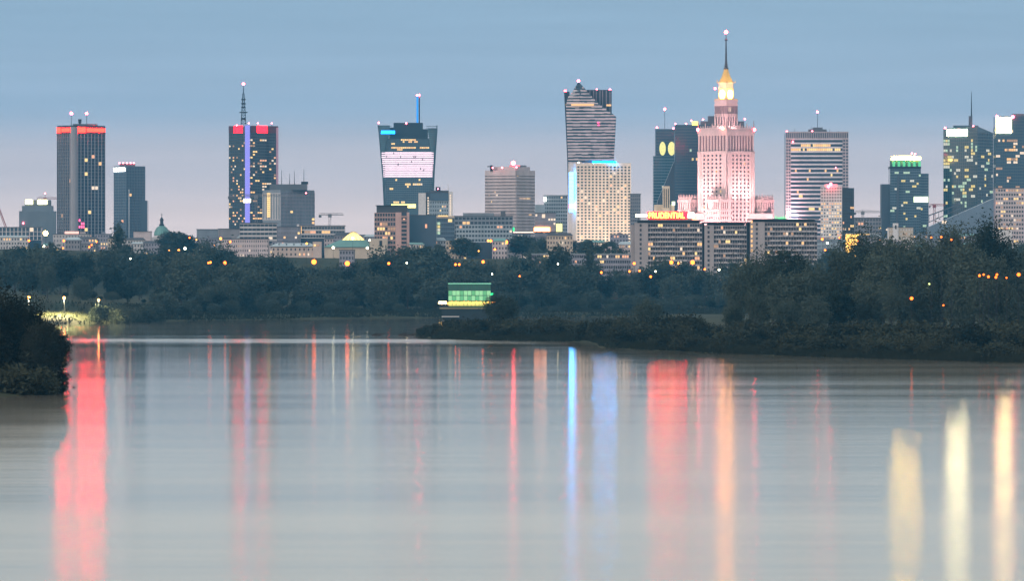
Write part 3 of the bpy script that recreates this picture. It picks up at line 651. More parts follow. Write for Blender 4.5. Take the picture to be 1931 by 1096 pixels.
# 11. rounded glass tower with yellow LED discs
f = F('office_tower', 'dark glass tower with two glowing yellow discs and needle mast behind palace', 'skyscraper', 1252, 7000)
body(f, f.rect(1232, 1274, 0, 30), None, 294, glasst); body(f, f.rect(1236, 1273, 2, 26), 294, 243, glassb, 'upper_tower')
grid(f, (f.X(1232), 0), (f.X(1274), 0), 0, f.Z(294), 8, 38, 0.03, 0.32, M('blue grey panel', (0.13, 0.19, 0.25), 0.5), 0.4, [(3, 27, 1), (5, 24, 1), (3, 20, 1), (4, 13, 2), (6, 12, 2), (2, 8, 1)], mats=LITG)
grid(f, (f.X(1236), 2), (f.X(1273), 2), f.Z(294), f.Z(243), 7, 9, 0.04, 0.2, M('steel blue frame', (0.06, 0.09, 0.11), 0.4), 0.3)
for cxp, rx in ((1249.5, 6), (1266.5, 7)):
    me = bpy.data.meshes.new('lit_disc'); kk = 24; vs = []
    for v_ in (0.8, 1.4): vs += [(f.X(cxp) + rx * f.k * cos(2 * pi * i / kk), v_, f.Z(280) + 13 * f.k * sin(2 * pi * i / kk)) for i in range(kk)]
    me.from_pydata(vs, [], [tuple(range(kk)), tuple(range(2 * kk - 1, kk - 1, -1))] + [(i, (i + 1) % kk, kk + (i + 1) % kk, kk + i) for i in range(kk)])
    finish(me, EM('pale yellow disc', (0.78, 0.70, 0.24)), 'lit_disc', f.o)
beacon(f, 1254, 205, 1.3, redbeacon, 12, 243); beacon(f, 1239, 240, 1.0, redbeacon, 6); beacon(f, 1270, 242, 1.0, redbeacon, 6)

# 12. blue glass hotel with slanted leg
f = F('glass_hotel', 'tall blue glass tower with slanted lower edge, half hidden behind the palace', 'skyscraper', 1300, 6700)
MB().loft([(0, f.rect(1272, 1345, 0, 28)), (f.Z(330), f.rect(1272, 1345, 0, 28)), (f.Z(235), f.rect(1273, 1345, 0, 28))]).build('wall', glassb, f.o)
grid(f, (f.X(1273), 0), (f.X(1320), 0), 0, f.Z(236), 12, 48, 0.05, 0.18, M('steel blue frame', (0.06, 0.09, 0.11), 0.4), 0.4,
     [(7, 39, 1), (8, 36, 1), (10, 36, 2), (5, 11, 5), (6, 11, 4), (1, 12, 1), (2, 5, 1), (8, 18, 1)], mats=LITG + [LIT[0]])
MB().loft([(0, f.rect(1236, 1272, 4, 20)), (f.Z(380), f.rect(1240, 1272, 4, 20)), (f.Z(305), f.rect(1271, 1272.3, 4, 20))]).build('slanted_leg', M('dark leg glass', (0.03, 0.05, 0.07), 0.3), f.o)
boxp(f, 'roof_plant', dkc, 1322, 1404, 228, 240, 10, 15); boxp(f, 'roof_plant', dkc, 1336, 1352, 218, 228, 12, 12)
MB().box(f.X(1305), f.X(1316), -0.9, -0.6, f.Z(236), f.Z(229)).build('sign', EM('yellow sign', (2.2, 1.9, 0.3)), f.o)
for p, q_ in ((1274, 233), (1294, 233), (1304, 227), (1326, 225), (1405, 224)): beacon(f, p, q_, 0.9, redsmall, 6)

# 13. banded pale tower framed by square windows
f = F('banded_tower', 'broad tower with white horizontal bands framed by square windows and roof mast', 'skyscraper', 1541, 6300)
body(f, f.rect(1482, 1600, 0, 40), None, 250, M('navy glass', (0.03, 0.045, 0.075), 0.15, ior=1.7))
fr = M('light grey frame', (0.45, 0.40, 0.42), 0.7)
for a, b2 in ((1482, 1491), (1589, 1600)): grid(f, (f.X(a), 0), (f.X(b2), 0), 0, f.Z(262), 2, 40, 0.4, 0.42, fr, 0.6)
grid(f, (f.X(1482), 0), (f.X(1600), 0), f.Z(262), f.Z(248), 34, 1, 0.42, 0.3, fr, 0.7)
nb = 20; zb0, zb1 = 0.0, f.Z(262)
grid(f, (f.X(1491.3), 0), (f.X(1588.7), 0), zb0, zb1, 26, 30, 0.0, 0.40, M('white band', (0.68, 0.66, 0.69), 0.7), 0.5,
     [(5, 28, 15), (0, 27, 26), (2, 22, 1), (9, 22, 1), (17, 22, 1), (8, 20, 1), (20, 21, 1), (23, 22, 1), (3, 17, 1), (4, 16, 2), (9, 13, 3), (14, 13, 2)], mats=[LIT[0], LIT[1]])
boxp(f, 'roof_plant', steel, 1526, 1560, 243, 250, 12, 12); boxp(f, 'roof_plant', steel, 1534, 1552, 239.5, 243, 14, 8)
for p, q_ in ((1500, 241), (1531, 237), (1552, 238), (1566, 242), (1582, 245)): MB().cyl(f.X(p), 14, f.Z(250), f.Z(q_), 0.3, 0.15, 5).build('antenna', black, f.o)
beacon(f, 1543, 210, 1.1, redbeacon, 16, 243); beacon(f, 1484, 248, 0.9, redsmall, 2); beacon(f, 1532, 247, 0.8, redsmall, 4); beacon(f, 1495, 267, 0.8, redsmall, -1); beacon(f, 1576, 316, 0.6, redsmall, -1)

# 14. white lit block and its dark annex
f = F('apartment_tower', 'white apartment tower with many lit windows before the banded tower', 'apartment block', 1568, 5200)
fp = f.corner(1549, 1588, 1612, 10)
body(f, fp, None, 354, M('block glazing', (0.06, 0.06, 0.07), 0.3))
ll = rlit(8, 20, 58, 21, range(2, 16), 2)
grid(f, fp[0], fp[1], f.Z(475), f.Z(352), 8, 21, 0.42, 0.5, white, 0.4, ll)
grid(f, fp[1], fp[2], f.Z(475), f.Z(354), 6, 21, 0.2, 0.3, dkc, 0.4, rlit(6, 20, 9, 22, range(4, 18), 2))
boxp(f, 'roof_plant', white, 1556, 1580, 347, 354, 6, 8)
beacon(f, 1567, 347, 1.1, redbeacon, 3); beacon(f, 1562, 352, 1.3, EM('red sign light', (11, 0.9, 1.6), True), -0.8)

# 15. tower with lit ring and green crown
f = F('crowned_tower', 'stepped dark glass tower with glowing cream ring and green lit crown', 'skyscraper', 1708, 6500)
pan = M('blue grey panel', (0.13, 0.19, 0.25), 0.5)
body(f, f.rect(1663, 1684, 6, 24), None, 347, M('slate cladding', (0.1, 0.115, 0.14), 0.6), 'left_block'); body(f, f.rect(1735, 1751.5, 3, 24), None, 327, glassb, 'right_block')
body(f, f.rect(1678.5, 1736.5, 0, 30), None, 318, glasst)
grid(f, (f.X(1678.5), 0), (f.X(1736.5), 0), 0, f.Z(318), 14, 36, 0.05, 0.26, pan, 0.4,
     [(2, 34, 2), (6, 34, 3), (5, 31, 2), (10, 29, 2), (6, 23, 2), (5, 22, 1), (7, 17, 1), (6, 14, 1), (5, 12, 1), (3, 10, 1), (9, 11, 1), (12, 30, 1), (4, 6, 1), (11, 18, 1)] + rlit(14, 36, 22, 52, range(3, 34), 2), mats=LITG)
grid(f, (f.X(1663), 6), (f.X(1678.5), 6), 0, f.Z(348), 4, 30, 0.3, 0.4, M('slate cladding', (0.1, 0.115, 0.14), 0.6), 0.3, 2)
grid(f, (f.X(1736.5), 3), (f.X(1751.5), 3), 0, f.Z(328), 4, 33, 0.05, 0.26, pan, 0.3, [(1, 14, 2), (0, 20, 1), (2, 3, 2)], mats=LITG)
MB().bar((f.X(1689), -1, 0), (f.X(1694), -1, f.Z(332)), 1.6).build('slanted_pier', M('slate cladding', (0.1, 0.115, 0.14), 0.6), f.o)
MB().box(f.X(1723), f.X(1750), -1.0, -0.6, f.Z(381.5), f.Z(371)).build('lit_storey', EM('white green storey', (1.6, 1.8, 1.1)), f.o)
boxp(f, 'crown_base', black, 1678, 1737, 314, 318, -0.6, 30)
green = EM('green crown light', (0.10, 0.50, 0.22)); greend = M('green tinted glass', (0.04, 0.12, 0.09), 0.2)
for k in range(12): boxp(f, 'crown_panel', green if k % 2 else greend, 1678.5 + k * 4.85, 1678.5 + k * 4.85 + 4.5, 303.5, 313.8, 0.0 if k % 2 else 0.15, 4)
boxp(f, 'crown_core', dkc, 1681, 1734, 302, 314, 4.5, 24)
ringm = EM('cream ring light', (60, 36, 7), True)
MB().box(f.X(1681), f.X(1736), -1.2, 0.4, f.Z(301.5), f.Z(296)).build('light_ring', ringm, f.o)
MB().box(f.X(1685), f.X(1730), 0.5, 20, f.Z(302), f.Z(293.5)).build('crown_roof', pale, f.o)
for p, q_ in ((1720, 289), (1726, 290)): beacon(f, p, q_, 0.9, redsmall, 3)

# 16. slant-roofed glass tower with white sign
f = F('slant_roof_tower', 'dark glass tower with slanting roof, white oval sign and tall needle', 'skyscraper', 1828, 6500)
pts = f.corner(1782, 1843, 1876, 22)
zt = [f.Z(241), f.Z(238), f.Z(249), f.Z(247)]
vs = [(x, y, 0) for x, y in pts] + [(x, y, z) for (x, y), z in zip(pts, zt)]
mb = MB(); mb._add(vs, [(3, 2, 1, 0), (4, 5, 6, 7), (0, 1, 5, 4), (1, 2, 6, 5), (2, 3, 7, 6), (3, 0, 4, 7)]); mb.build('wall', glasst, f.o)
grid(f, pts[0], pts[1], 0, f.Z(243), 16, 42, 0.06, 0.22, M('deep blue frame', (0.05, 0.075, 0.09), 0.4), 0.35,
     rlit(16, 42, 62, 33, range(8, 38), 2) + [(0, 38, 4), (0, 31, 3), (0, 30, 3), (4, 24, 6), (5, 20, 3), (1, 24, 1), (1, 35, 1)] + [(13, 38 - k, 1) for k in range(6)], mats=LITG)
grid(f, pts[1], pts[2], 0, f.Z(250), 9, 42, 0.05, 0.22, M('deep blue frame', (0.05, 0.075, 0.09), 0.4), 0.35, rlit(9, 42, 30, 34, range(6, 38), 2) + [(2, 13, 6), (3, 12, 4)], mats=LITG)
boxp(f, 'roof_screen', glassb, 1799, 1846, 236, 241, 8, 12)
a, b2 = pts[0], pts[1]
band(f, a, b2, f.Z(255.5), f.Z(243.5), EM('oval white sign', (46, 38, 20), True), 0.5, 0.9, 'sign', 0.12, 0.70)
MB().box(f.X(1828.5), f.X(1835), 10, 14, f.Z(241), f.Z(218)).build('mast_base', dkc, f.o)
MB().cyl(f.X(1833.5), 12, f.Z(219), f.Z(172), 0.75, 0.2, 6).build('needle', black, f.o)
for p, q_, r_ in ((1783, 241, 1.1), (1836, 238, 1.0), (1876, 248, 0.9)): beacon(f, p, q_, r_, redsmall, 4)

# 17. glass tower with bright screen at the frame edge
f = F('screen_tower', 'dark glass tower with large glowing cream screen at its top corner', 'skyscraper', 1910, 6400)
body(f, f.rect(1878, 1960, 0, 34), None, 219, glassb)
grid(f, (f.X(1878), 0), (f.X(1960), 0), 0, f.Z(221), 20, 48, 0.05, 0.24, M('deep blue frame', (0.05, 0.075, 0.09), 0.4), 0.35, [(5, 40, 2), (4, 37, 6), (5, 34, 5), (2, 31, 1), (6, 28, 1), (8, 33, 2), (1, 25, 2), (9, 22, 2)] + rlit(14, 48, 30, 51, range(14, 44), 2), mats=[LIT[0], LIT[2], LIT[4]])
MB().box(f.X(1878.5), f.X(1907), -1.2, -0.5, f.Z(250.5), f.Z(221)).build('screen', EM('cream screen', (20, 14, 6), True), f.o)
boxp(f, 'roof_plant', steel, 1911, 1945, 214, 219, 8, 12)
for p in (1880, 1910): beacon(f, p, 220, 1.4, redbeacon, -1.5)

# ------------------------------------------------------------------ mid-rise and low-rise city
# three long apartment slabs by the woods
slabm = M('slab render', (0.42, 0.37, 0.37), 0.85); slabd = M('slab balcony', (0.50, 0.45, 0.45), 0.8); slabg = M('slab window band', (0.05, 0.05, 0.065), 0.4)
def apartment_slab(label, pl, pw_, pr, ptop, n, nl, seed, D=3800, roof=6):
    f = F('apartment_slab', label, 'apartment block', (pl + pr) / 2, D, 8.0, 'long apartment slabs by the woods')
    body(f, f.rect(pl, pr, 0, 13), None, ptop + roof, slabg, 'core')
    boxp(f, 'gable_wall', slabm, pl + 0.3, pw_, ptop + roof - 0.5, None, -0.9, 13)
    boxp(f, 'roof_slab', dkc, pl - 3, pr + 3, ptop, ptop + 1.6, -2.5, 17)
    boxp(f, 'attic_storey', slabg, pl + 6, pr - 4, ptop + 1.7, ptop + roof, 1.5, 10)
    z1 = f.Z(ptop + roof); nz = 16; z0 = z1 - nz * 2.85
    rr = random.Random(seed)
    ll = [(rr.randrange(n), rr.randrange(4, nz), rr.choice((1, 1, 1, 2))) for _ in range(nl)]
    grid(f, (f.X(pw_), 0), (f.X(pr), 0), z0, z1, n, nz, 0.16, 0.36, slabm, 0.25, ll, mats=[LIT[0], LIT[1], LIT[3], LIT[4], LIT[2]], seed=seed)
    L = f.X(pr) - f.X(pw_); cw = L / n
    for j in range(6, nz):
        for i in range(j % 2, n - 1, 2):
            if rr.random() < 0.75:
                pane(f.o, slabd, (f.X(pw_) + (i + 1) * cw, -0.9, z0 + j * 2.85 + 0.1), 0, cw * 1.7, 1.3, 1.05, 'balcony')
    for j in range(4, nz):
        pane(f.o, slabg, (f.X((pl + pw_) / 2 - 1), -0.93, z0 + j * 2.85 + 1.5), 0, 1.2, 0.2, 1.5, 'gable_window')
    return f
f = apartment_slab('long grey apartment slab carrying the red roof lettering', 1196, 1222, 1324, 415, 22, 30, 61)
boxp(f, 'stair_tower', slabm, 1190, 1196, 424, None, 2, 10); boxp(f, 'stair_tower', dkc, 1324, 1328, 421, None, 3, 9)
apartment_slab('middle grey apartment slab joining two others under the palace', 1328, 1346, 1408, 419, 14, 16, 62)
f2 = apartment_slab('grey apartment slab with green roof lettering next to dark treetops', 1414, 1442, 1541, 413, 20, 18, 63)
boxp(f2, 'stair_tower', dkc, 1407.6, 1414, 419, None, 3, 9)
for k in range(7): boxp(f2, 'stair_window', LIT[0], 1416, 1419, 416 + k * 9, 421 + k * 9, -1.15, 0.3)
f = F('roof_sign', 'red and yellow PRUDENTIAL roof lettering above the apartment slab', 'sign', 1268, 4100, 35)
f.o.location = (f.o.location[0], 4100, 33)
f.z0 = 33
boxp(f, 'sign_frame', dkc, 1222, 1312, 411.6, 418, 1.6, 0.8); boxp(f, 'sign_base', greyc, 1215, 1318, 418, None, 0, 16)
text(f, 'PRUDENTIAL', EM('red orange neon', (26, 7.0, 0.4), True), 1224, 400, 67, 10.5, 0.5)
for o_ in [x for x in f.o.children if x.name.startswith('lettering')]: o_.location.z -= 11.5 * f.k
boxp(f, 'backing', EM('red neon backing', (30.0, 0.05, 0.10), True), 1221, 1296, 399.3, 411.6, 1.0, 0.4)
boxp(f, 'white_arrow', EM('white neon', (9, 7, 4.5), True), 1199, 1220, 404, 409, 0.6, 0.5); boxp(f, 'white_emblem', EM('white neon', (9, 7, 4.5), True), 1298, 1309, 401, 411, 0.6, 0.5)
boxp(f, 'red_panel', EM('red neon panel', (12, 1.2, 0.5), True), 1306, 1314, 411.8, 414.5, 0.4, 0.5)
boxp(f, 'arrow_frame', dkc, 1199, 1222, 409.2, 411, 1.0, 0.5); boxp(f, 'arrow_post', dkc, 1203, 1205, 409, None, 2.0, 0.8)
f = F('roof_sign', 'small green glowing roof lettering on the apartment slab by the trees', 'sign', 1471, 3815, 8); f.z0 = 8
text(f, "Trudel's", EM('green neon', (0.03, 1.3, 0.32), True), 1461, 413.2, 21, 5.5, 0.4)
boxp(f, 'sign_frame', dkc, 1460, 1483, 412, 413.5, 0.5, 0.4)

# lower blocks, each with its own look: (name, label, pl, pr, ptop, D, z0, wall, frame, nx, nz, pw, sh, lit)
def block(name, label, pl, pr, ptop, D, wall=glass, frame=pale, nx=10, nz=6, pw=0.3, sh=0.4, lit=0, z0=35, dep=18, cat='building', group=None, roof=None, seed=0):
    f = F(name, label, cat, (pl + pr) / 2, D, z0, group)
    body(f, f.rect(pl, pr, 0, dep), None, ptop, wall)
    nn = max(1, nz)
    grid(f, (f.X(pl), 0), (f.X(pr), 0), f.Z(ptop) - nn * 3.4, f.Z(ptop), nx, nn, pw, sh, frame, 0.35, lit, seed=seed)
    boxp(f, 'roof', roof or roofm, pl - 1, pr + 1, ptop - 0.9, ptop, -0.8, dep + 1.4)
    return f
f = block('pillared_hall', 'low dark hall with white vertical pylons by the yellow lamp', -25, 78, 429, 5000, glassb, white, 14, 3, 0.16, 0.1, 3)
f = block('low_building', 'pale low building with pink glowing roof panel below the red-signed tower', 100, 168, 442, 4900, greyc, pale, 12, 4, 0.5, 0.5, 2)
boxp(f, 'pink_panel', EM('pink roof panel', (1.2, 0.55, 0.45)), 122, 148, 436.5, 441, 2, 3)
for p in (120, 150): boxp(f, 'roof_hut', pale, p, p + 10, 437.5, 441.2, 6, 6)
block('low_building', 'pinkish low building with blank walls left of the green dome', 252, 284, 437, 5200, pinkc, pinkc, 6, 4, 0.6, 0.6, 0)
# domed church
f = F('domed_church', 'church with green copper dome, lantern and cross above the trees', 'church', 303, 5400)
boxp(f, 'nave', pale, 283, 330, 447, None, 4, 30)
zc = f.Z(444); r0 = 14.5 * f.k; cy = 16
MB().cyl(0, cy, f.Z(452), zc, r0 * 0.98, None, 20).build('drum', pale, f.o)
MB().lathe(0, cy, [(zc + r0 * 1.32 * sin(a), r0 * cos(a)) for a in [radians(x) for x in (0, 10, 22, 35, 48, 60, 72, 80)]], 20).build('dome', copper, f.o, smooth=True)
mb = MB()
for i in range(20):
    a = 2 * pi * i / 20
    for x0_, x1_ in ((0, 22), (22, 48), (48, 74)):
        p0_, p1_ = [(r0 * 1.01 * cos(radians(q_)) * cos(a), cy + r0 * 1.01 * cos(radians(q_)) * sin(a), zc + r0 * 1.33 * sin(radians(q_))) for q_ in (x0_, x1_)]
        mb.bar(p0_, p1_, 0.18)
mb.build('dome_ribs', M('darker copper rib', (0.11, 0.24, 0.22), 0.6), f.o)
MB().lathe(0, cy, [(f.Z(425.5), 2.0), (f.Z(423), 2.4), (f.Z(422), 1.5), (f.Z(415.5), 1.4), (f.Z(415), 2.0), (f.Z(412), 1.2), (f.Z(409.5), 0.5), (f.Z(408.5), 0.2)], 10).build('lantern', M('dark lead', (0.03, 0.04, 0.05), 0.5), f.o)
MB().bar((0, cy, f.Z(408.6)), (0, cy, f.Z(402)), 0.25).bar((-1, cy, f.Z(404.6)), (1, cy, f.Z(404.6)), 0.22).build('cross', black, f.o)
block('flat_block', 'plain blue-grey flat-roofed block right of the green dome', 371, 410, 433, 5300, M('blue concrete', (0.23, 0.26, 0.30), 0.8), M('blue concrete', (0.23, 0.26, 0.30), 0.8), 6, 4, 0.6, 0.6, 0)
block('flat_block', 'plain pale-grey block at the foot of the violet-striped tower', 412, 452, 432, 5250, greyc, greyc, 6, 4, 0.6, 0.5, 0)
block('terraced_office', 'low office with long white balcony bands before the lit stairwell slab', 452, 522, 421, 5000, glass, pale, 9, 6, 0.06, 0.45, 3)
block('low_office', 'low grey-mauve office row with a few pink lit windows', 518, 566, 428, 5050, greyc, M('mauve panel', (0.30, 0.29, 0.34), 0.8), 9, 5, 0.3, 0.5, 5)
f = block('low_office', 'long white low office with bright lit stairwell at its end', 563, 650, 426, 5100, glass, pale, 16, 3, 0.1, 0.4, 3)
boxp(f, 'stair_wall', white, 560, 564, 423, None, -1, 8)
for k in range(3): boxp(f, 'stair_window', LIT[0], 565, 569, 427 + k * 4.6, 431 + k * 4.6, -0.9, 0.4)
f = block('cream_building', 'cream classical building with pale metal hip roof and tall windows', 512, 594, 466, 4350, M('block glazing', (0.06, 0.06, 0.07), 0.3), M('warm cream render', (0.58, 0.47, 0.42), 0.85), 10, 5, 0.66, 0.52, [(6, 3, 1), (5, 2, 1), (8, 3, 1), (7, 3, 1), (2, 2, 1), (9, 3, 1)], dep=14, z0=28)
a, b2 = f.X(508), f.X(598)
MB().loft([(f.Z(464.9), [(a, -1.4), (b2, -1.4), (b2, 15.5), (a, 15.5)]), (f.Z(458.5), [(a + 5, 6), (b2 - 5, 6), (b2 - 5, 8), (a + 5, 8)])]).build('hip_roof', palerf, f.o)
for k in range(5): boxp(f, 'dormer', roofm, 525 + k * 14, 527 + k * 14, 459.5, 463, 1.6, 3)
boxp(f, 'end_pavilion', M('warm cream render', (0.58, 0.47, 0.42), 0.85), 590, 606, 456, None, -3, 14)
for k in range(2): boxp(f, 'window', LIT[1] if k == 0 else LIT[4], 592 + k * 6, 596 + k * 6, 461, 464.5, -3.3, 0.4)
block('long_mansion', 'long mauve mansion block with even small windows behind the bare trees', 415, 506, 451, 4600, M('block glazing', (0.06, 0.06, 0.07), 0.3), pinkc, 22, 4, 0.6, 0.55, 4, z0=30)
# hall with copper roof and lit pyramid
f = F('museum_hall', 'hall with green copper roof crowned by a glowing yellow glass pyramid', 'museum', 668, 4600, 30)
boxp(f, 'wall', cream, 612, 700, 466, None, 0, 34)
MB().loft([(f.Z(466), f.rect(610, 700, -1.5, 37)), (f.Z(452.5), f.rect(640, 690, 8, 18))]).build('copper_roof', copper, f.o)
MB().loft([(f.Z(452.4), f.rect(644, 687, 8.5, 17)), (f.Z(446), f.rect(651, 680, 11, 12)), (f.Z(437), f.rect(662, 669, 15.5, 3))]).build('glass_pyramid', EM('lit glass pyramid', (1.9, 1.35, 0.42), True), f.o)
mb = MB()
for t_ in np.linspace(0, 1, 7): mb.bar((f.X(644 + 43 * t_), 8.3, f.Z(452.4)), (f.X(662 + 7 * t_), 15.3, f.Z(437)), 0.2)
mb.build('glazing_bars', M('amber bar', (0.35, 0.22, 0.08), 0.5), f.o, 'stuff')
boxp(f, 'wing', cream, 697, 731, 450, None, -2, 24); boxp(f, 'tall_window', black, 715.5, 720.5, 454, 464, -2.3, 0.5)
flood(f.o, (f.X(690), -40, 4), (f.X(705), 0, f.Z(462)), 6.0e4, 90, (1, 0.72, 0.45))
# pink apartment block with balconies
f = F('balcony_block', 'pink brick apartment block with stacked balconies beside the flared tower', 'apartment block', 738, 4600, 33)
body(f, f.rect(706, 771, 0, 16), None, 401, glass)
grid(f, (f.X(706), 0), (f.X(746), 0), f.Z(401) - 10 * 3.4, f.Z(401), 8, 10, 0.25, 0.38, brick, 0.4, [(2, 7, 1), (3, 7, 2), (1, 6, 3), (5, 6, 3), (4, 5, 1), (5, 5, 1), (3, 4, 2), (4, 3, 1), (2, 3, 1), (6, 4, 1)])
boxp(f, 'brick_pier', M('salmon render', (0.62, 0.40, 0.36), 0.85), 746, 757, 400.5, None, -0.8, 10); boxp(f, 'brick_pier', M('salmon render', (0.62, 0.40, 0.36), 0.85), 767, 771.5, 400.5, None, -0.8, 10)
for k in range(9): boxp(f, 'balcony', brick, 757.2, 766.8, 407 + k * 7.6, 410 + k * 7.6, -1.6, 2)
boxp(f, 'window', LIT[3], 760, 764, 412, 415.5, -0.4, 0.6)
boxp(f, 'roof_storey', roofm, 710, 768, 388, 401.5, 2, 11); boxp(f, 'roof', black, 708, 770, 387, 388.2, 1, 13)
# hotel with lit corner strips
f = F('corner_lit_hotel', 'white hotel with dotted columns of lit windows and square roof sign', 'hotel', 822, 5700)
body(f, f.rect(803, 853, 2, 18), None, 362, M('block glazing', (0.06, 0.06, 0.07), 0.3)); boxp(f, 'side_wall', white, 789, 803, 364, None, 0.5, 18)
grid(f, (f.X(806), 2), (f.X(846), 2), f.Z(362) - 15 * 3.2, f.Z(378), 9, 11, 0.55, 0.52, M('pale blue render', (0.36, 0.42, 0.47), 0.8), 0.4, [(6, 9, 1), (7, 9, 1), (5, 8, 1)])
boxp(f, 'curtain_wall', glassb, 811, 846, 364, 378, 0.6, 1); boxp(f, 'corner_pier', white, 846, 853.5, 361, None, 0.9, 18)
for k in range(9):
    boxp(f, 'corner_window', LIT[2], 848, 850.5, 367 + k * 4.8, 370 + k * 4.8, 0.5, 0.6)
    if k > 0: boxp(f, 'corner_window', LIT[2], 806, 808.5, 367 + k * 4.8, 370 + k * 4.8, 1.2, 0.6)
boxp(f, 'roof_storey', dkc, 812, 846, 359, 362.3, 4, 10)
for z_ in (0, 1): boxp(f, 'sign_plate', black if z_ == 0 else redsmall, 821.5 if z_ == 0 else 825, 830.5 if z_ == 0 else 827, 352.5 if z_ == 0 else 355, 359.5 if z_ == 0 else 357, 2 - z_ * 0.6, 0.5)
MB().cyl(f.X(845), 6, f.Z(361), f.Z(347), 0.5, 0.15, 5).build('antenna', white, f.o)
block('glass_office', 'dark blue glass office with blank face beside the pink balcony block', 771, 823, 406, 4900, glassb, glassb, 12, 8, 0.05, 0.1, 1)
f = block('glass_office', 'glass office with lit yellow roof strip and green-lit stair tower', 824, 857, 412, 4950, glassb, M('blue grey panel', (0.13, 0.19, 0.25), 0.5), 8, 8, 0.05, 0.3, 1)
boxp(f, 'roof_strip', cream, 824, 858, 407, 411.2, 1, 6); boxp(f, 'lit_strip', LIT[1], 826, 845, 406, 408, 0.4, 0.5)
for k in range(4): boxp(f, 'stair_window', LITG[k % 3], 825, 830, 419 + k * 6, 424 + k * 6, -0.8, 0.4)
f = block('concrete_hall', 'wide concrete building with deep window row and heavy flat roof', 857, 967, 408, 4800, glass, M('blue concrete', (0.23, 0.26, 0.30), 0.8), 15, 4, 0.22, 0.42, 1)
boxp(f, 'roof_storey', M('blue concrete', (0.23, 0.26, 0.30), 0.8), 873, 931, 401.5, 407, 4, 10); boxp(f, 'plant_box', steel, 944, 953, 398, 407, 4, 6)
boxp(f, 'lower_wing', glass, 860, 966, 424, None, -2, 3)
grid(f, (f.X(860), -2), (f.X(966), -2), f.Z(424) - 13.6, f.Z(424), 18, 4, 0.3, 0.5, M('pale blue render', (0.36, 0.42, 0.47), 0.8), 0.4, 4, seed=5)
f = block('white_office', 'white office with arched rooftop pavilion left of the blue-strip hotel', 1026, 1070, 369, 5900, glass, M('pale blue render', (0.36, 0.42, 0.47), 0.8), 10, 16, 0.4, 0.5, 2)
boxp(f, 'side_wing', M('pale blue render', (0.36, 0.42, 0.47), 0.8), 1009, 1028, 386, None, -1, 14)
boxp(f, 'white_lamp', EM('white lamp sign', (3, 3, 2.6)), 1025, 1030, 372, 380, -2, 0.6)
f = block('neon_store', 'mauve store with glowing orange-red and yellow signs', 1009, 1048, 402, 5000, M('mauve panel', (0.30, 0.29, 0.34), 0.8), M('mauve panel', (0.30, 0.29, 0.34), 0.8), 8, 8, 0.3, 0.5, 5)
boxp(f, 'red_sign', EM('orange red sign', (9, 2.6, 0.7), True), 1007, 1037, 429, 436.5, -1.2, 0.6); boxp(f, 'yellow_sign', EM('yellow sign lit', (1.5, 1.35, 0.4), True), 1049, 1060, 422, 437, -1.0, 0.6)
boxp(f, 'sign_frame', dkc, 1006, 1062, 436.8, 438.5, -1.4, 1.6); boxp(f, 'warm_lamp', LIT[2], 1022, 1028, 404, 411, -0.8, 0.4)
boxp(f, 'green_sign', EM('green sign lit', (0.05, 1.2, 0.35)), 965, 970, 429, 436, -1, 0.6); boxp(f, 'shop_canopy', EM('lit canopy', (1.4, 1.0, 0.75)), 968, 1007, 437, 439, -1, 0.6)
block('grey_block', 'small grey block tucked right of the hotel slab', 1189, 1208, 366, 6000, dkc, greyc, 5, 14, 0.4, 0.5, 1)
f = F('lit_cream_tower', 'slender floodlit cream tower rising before the dark glass towers', 'tower', 1257, 5600)
boxp(f, 'base', cream, 1234, 1272, 386, None, 2, 16); boxp(f, 'shaft', cream, 1250, 1263, 351, None, 0, 10)
for k in range(3): boxp(f, 'window_strip', black, 1251.6 + k * 4, 1253.2 + k * 4, 356, 392, -0.25, 0.5)
for k in range(5): boxp(f, 'pier', cream, 1237 + k * 3, 1238.4 + k * 3, 388, 402, 1.3, 1)
boxp(f, 'round_sign', EM('green white sign', (1.6, 1.9, 1.1)), 1267, 1273, 380, 387, 1, 0.5)
flood(f.o, (-20, -40, 10), (0, 0, f.Z(380)), 7e4, 70, (1, 0.8, 0.55))
f = block('construction_block', 'half-built grey block under the tower cranes', 1612, 1662, 411, 5400, dkc, greyc, 9, 6, 0.3, 0.4, 2)
f = block('lit_pavilion', 'long low pavilion glowing golden under its pale roof', 1597, 1640, 441, 4500, EM('golden interior', (1.7, 0.95, 0.22), True), M('golden canopy', (0.5, 0.3, 0.1), 0.6), 11, 2, 0.12, 0.2, 0, z0=33, roof=palerf)
block('rear_low_block', 'blue-grey flat hall behind the treetops and golden pavilion', 1540, 1630, 452, 4700, M('blue concrete', (0.23, 0.26, 0.30), 0.8), M('pale blue render', (0.36, 0.42, 0.47), 0.8), 10, 2, 0.2, 0.4, 0)
f = block('small_chapel', 'small white block with arched niche below the crowned tower', 1676, 1722, 429, 4900, white, cream, 9, 3, 0.5, 0.5, 2)
boxp(f, 'arch_gable', white, 1684, 1694, 421, None, -0.8, 4); boxp(f, 'niche', black, 1687.5, 1690.5, 425, 432, -1.0, 0.4)
f = F('slanted_roof_hall', 'large hall with slanting glass roof edge before the slant-roofed tower', 'hall', 1815, 5600)
MB()._add([(f.X(1752), 0, 0), (f.X(1880), 0, 0), (f.X(1880), 30, 0), (f.X(1752), 30, 0), (f.X(1752), 0, f.Z(428)), (f.X(1880), 0, f.Z(372)), (f.X(1880), 30, f.Z(372)), (f.X(1752), 30, f.Z(428))],
          [(3, 2, 1, 0), (4, 5, 6, 7), (0, 1, 5, 4), (1, 2, 6, 5), (2, 3, 7, 6), (3, 0, 4, 7)]).build('wall', M('hazy blue cladding', (0.17, 0.22, 0.28), 0.5), f.o)
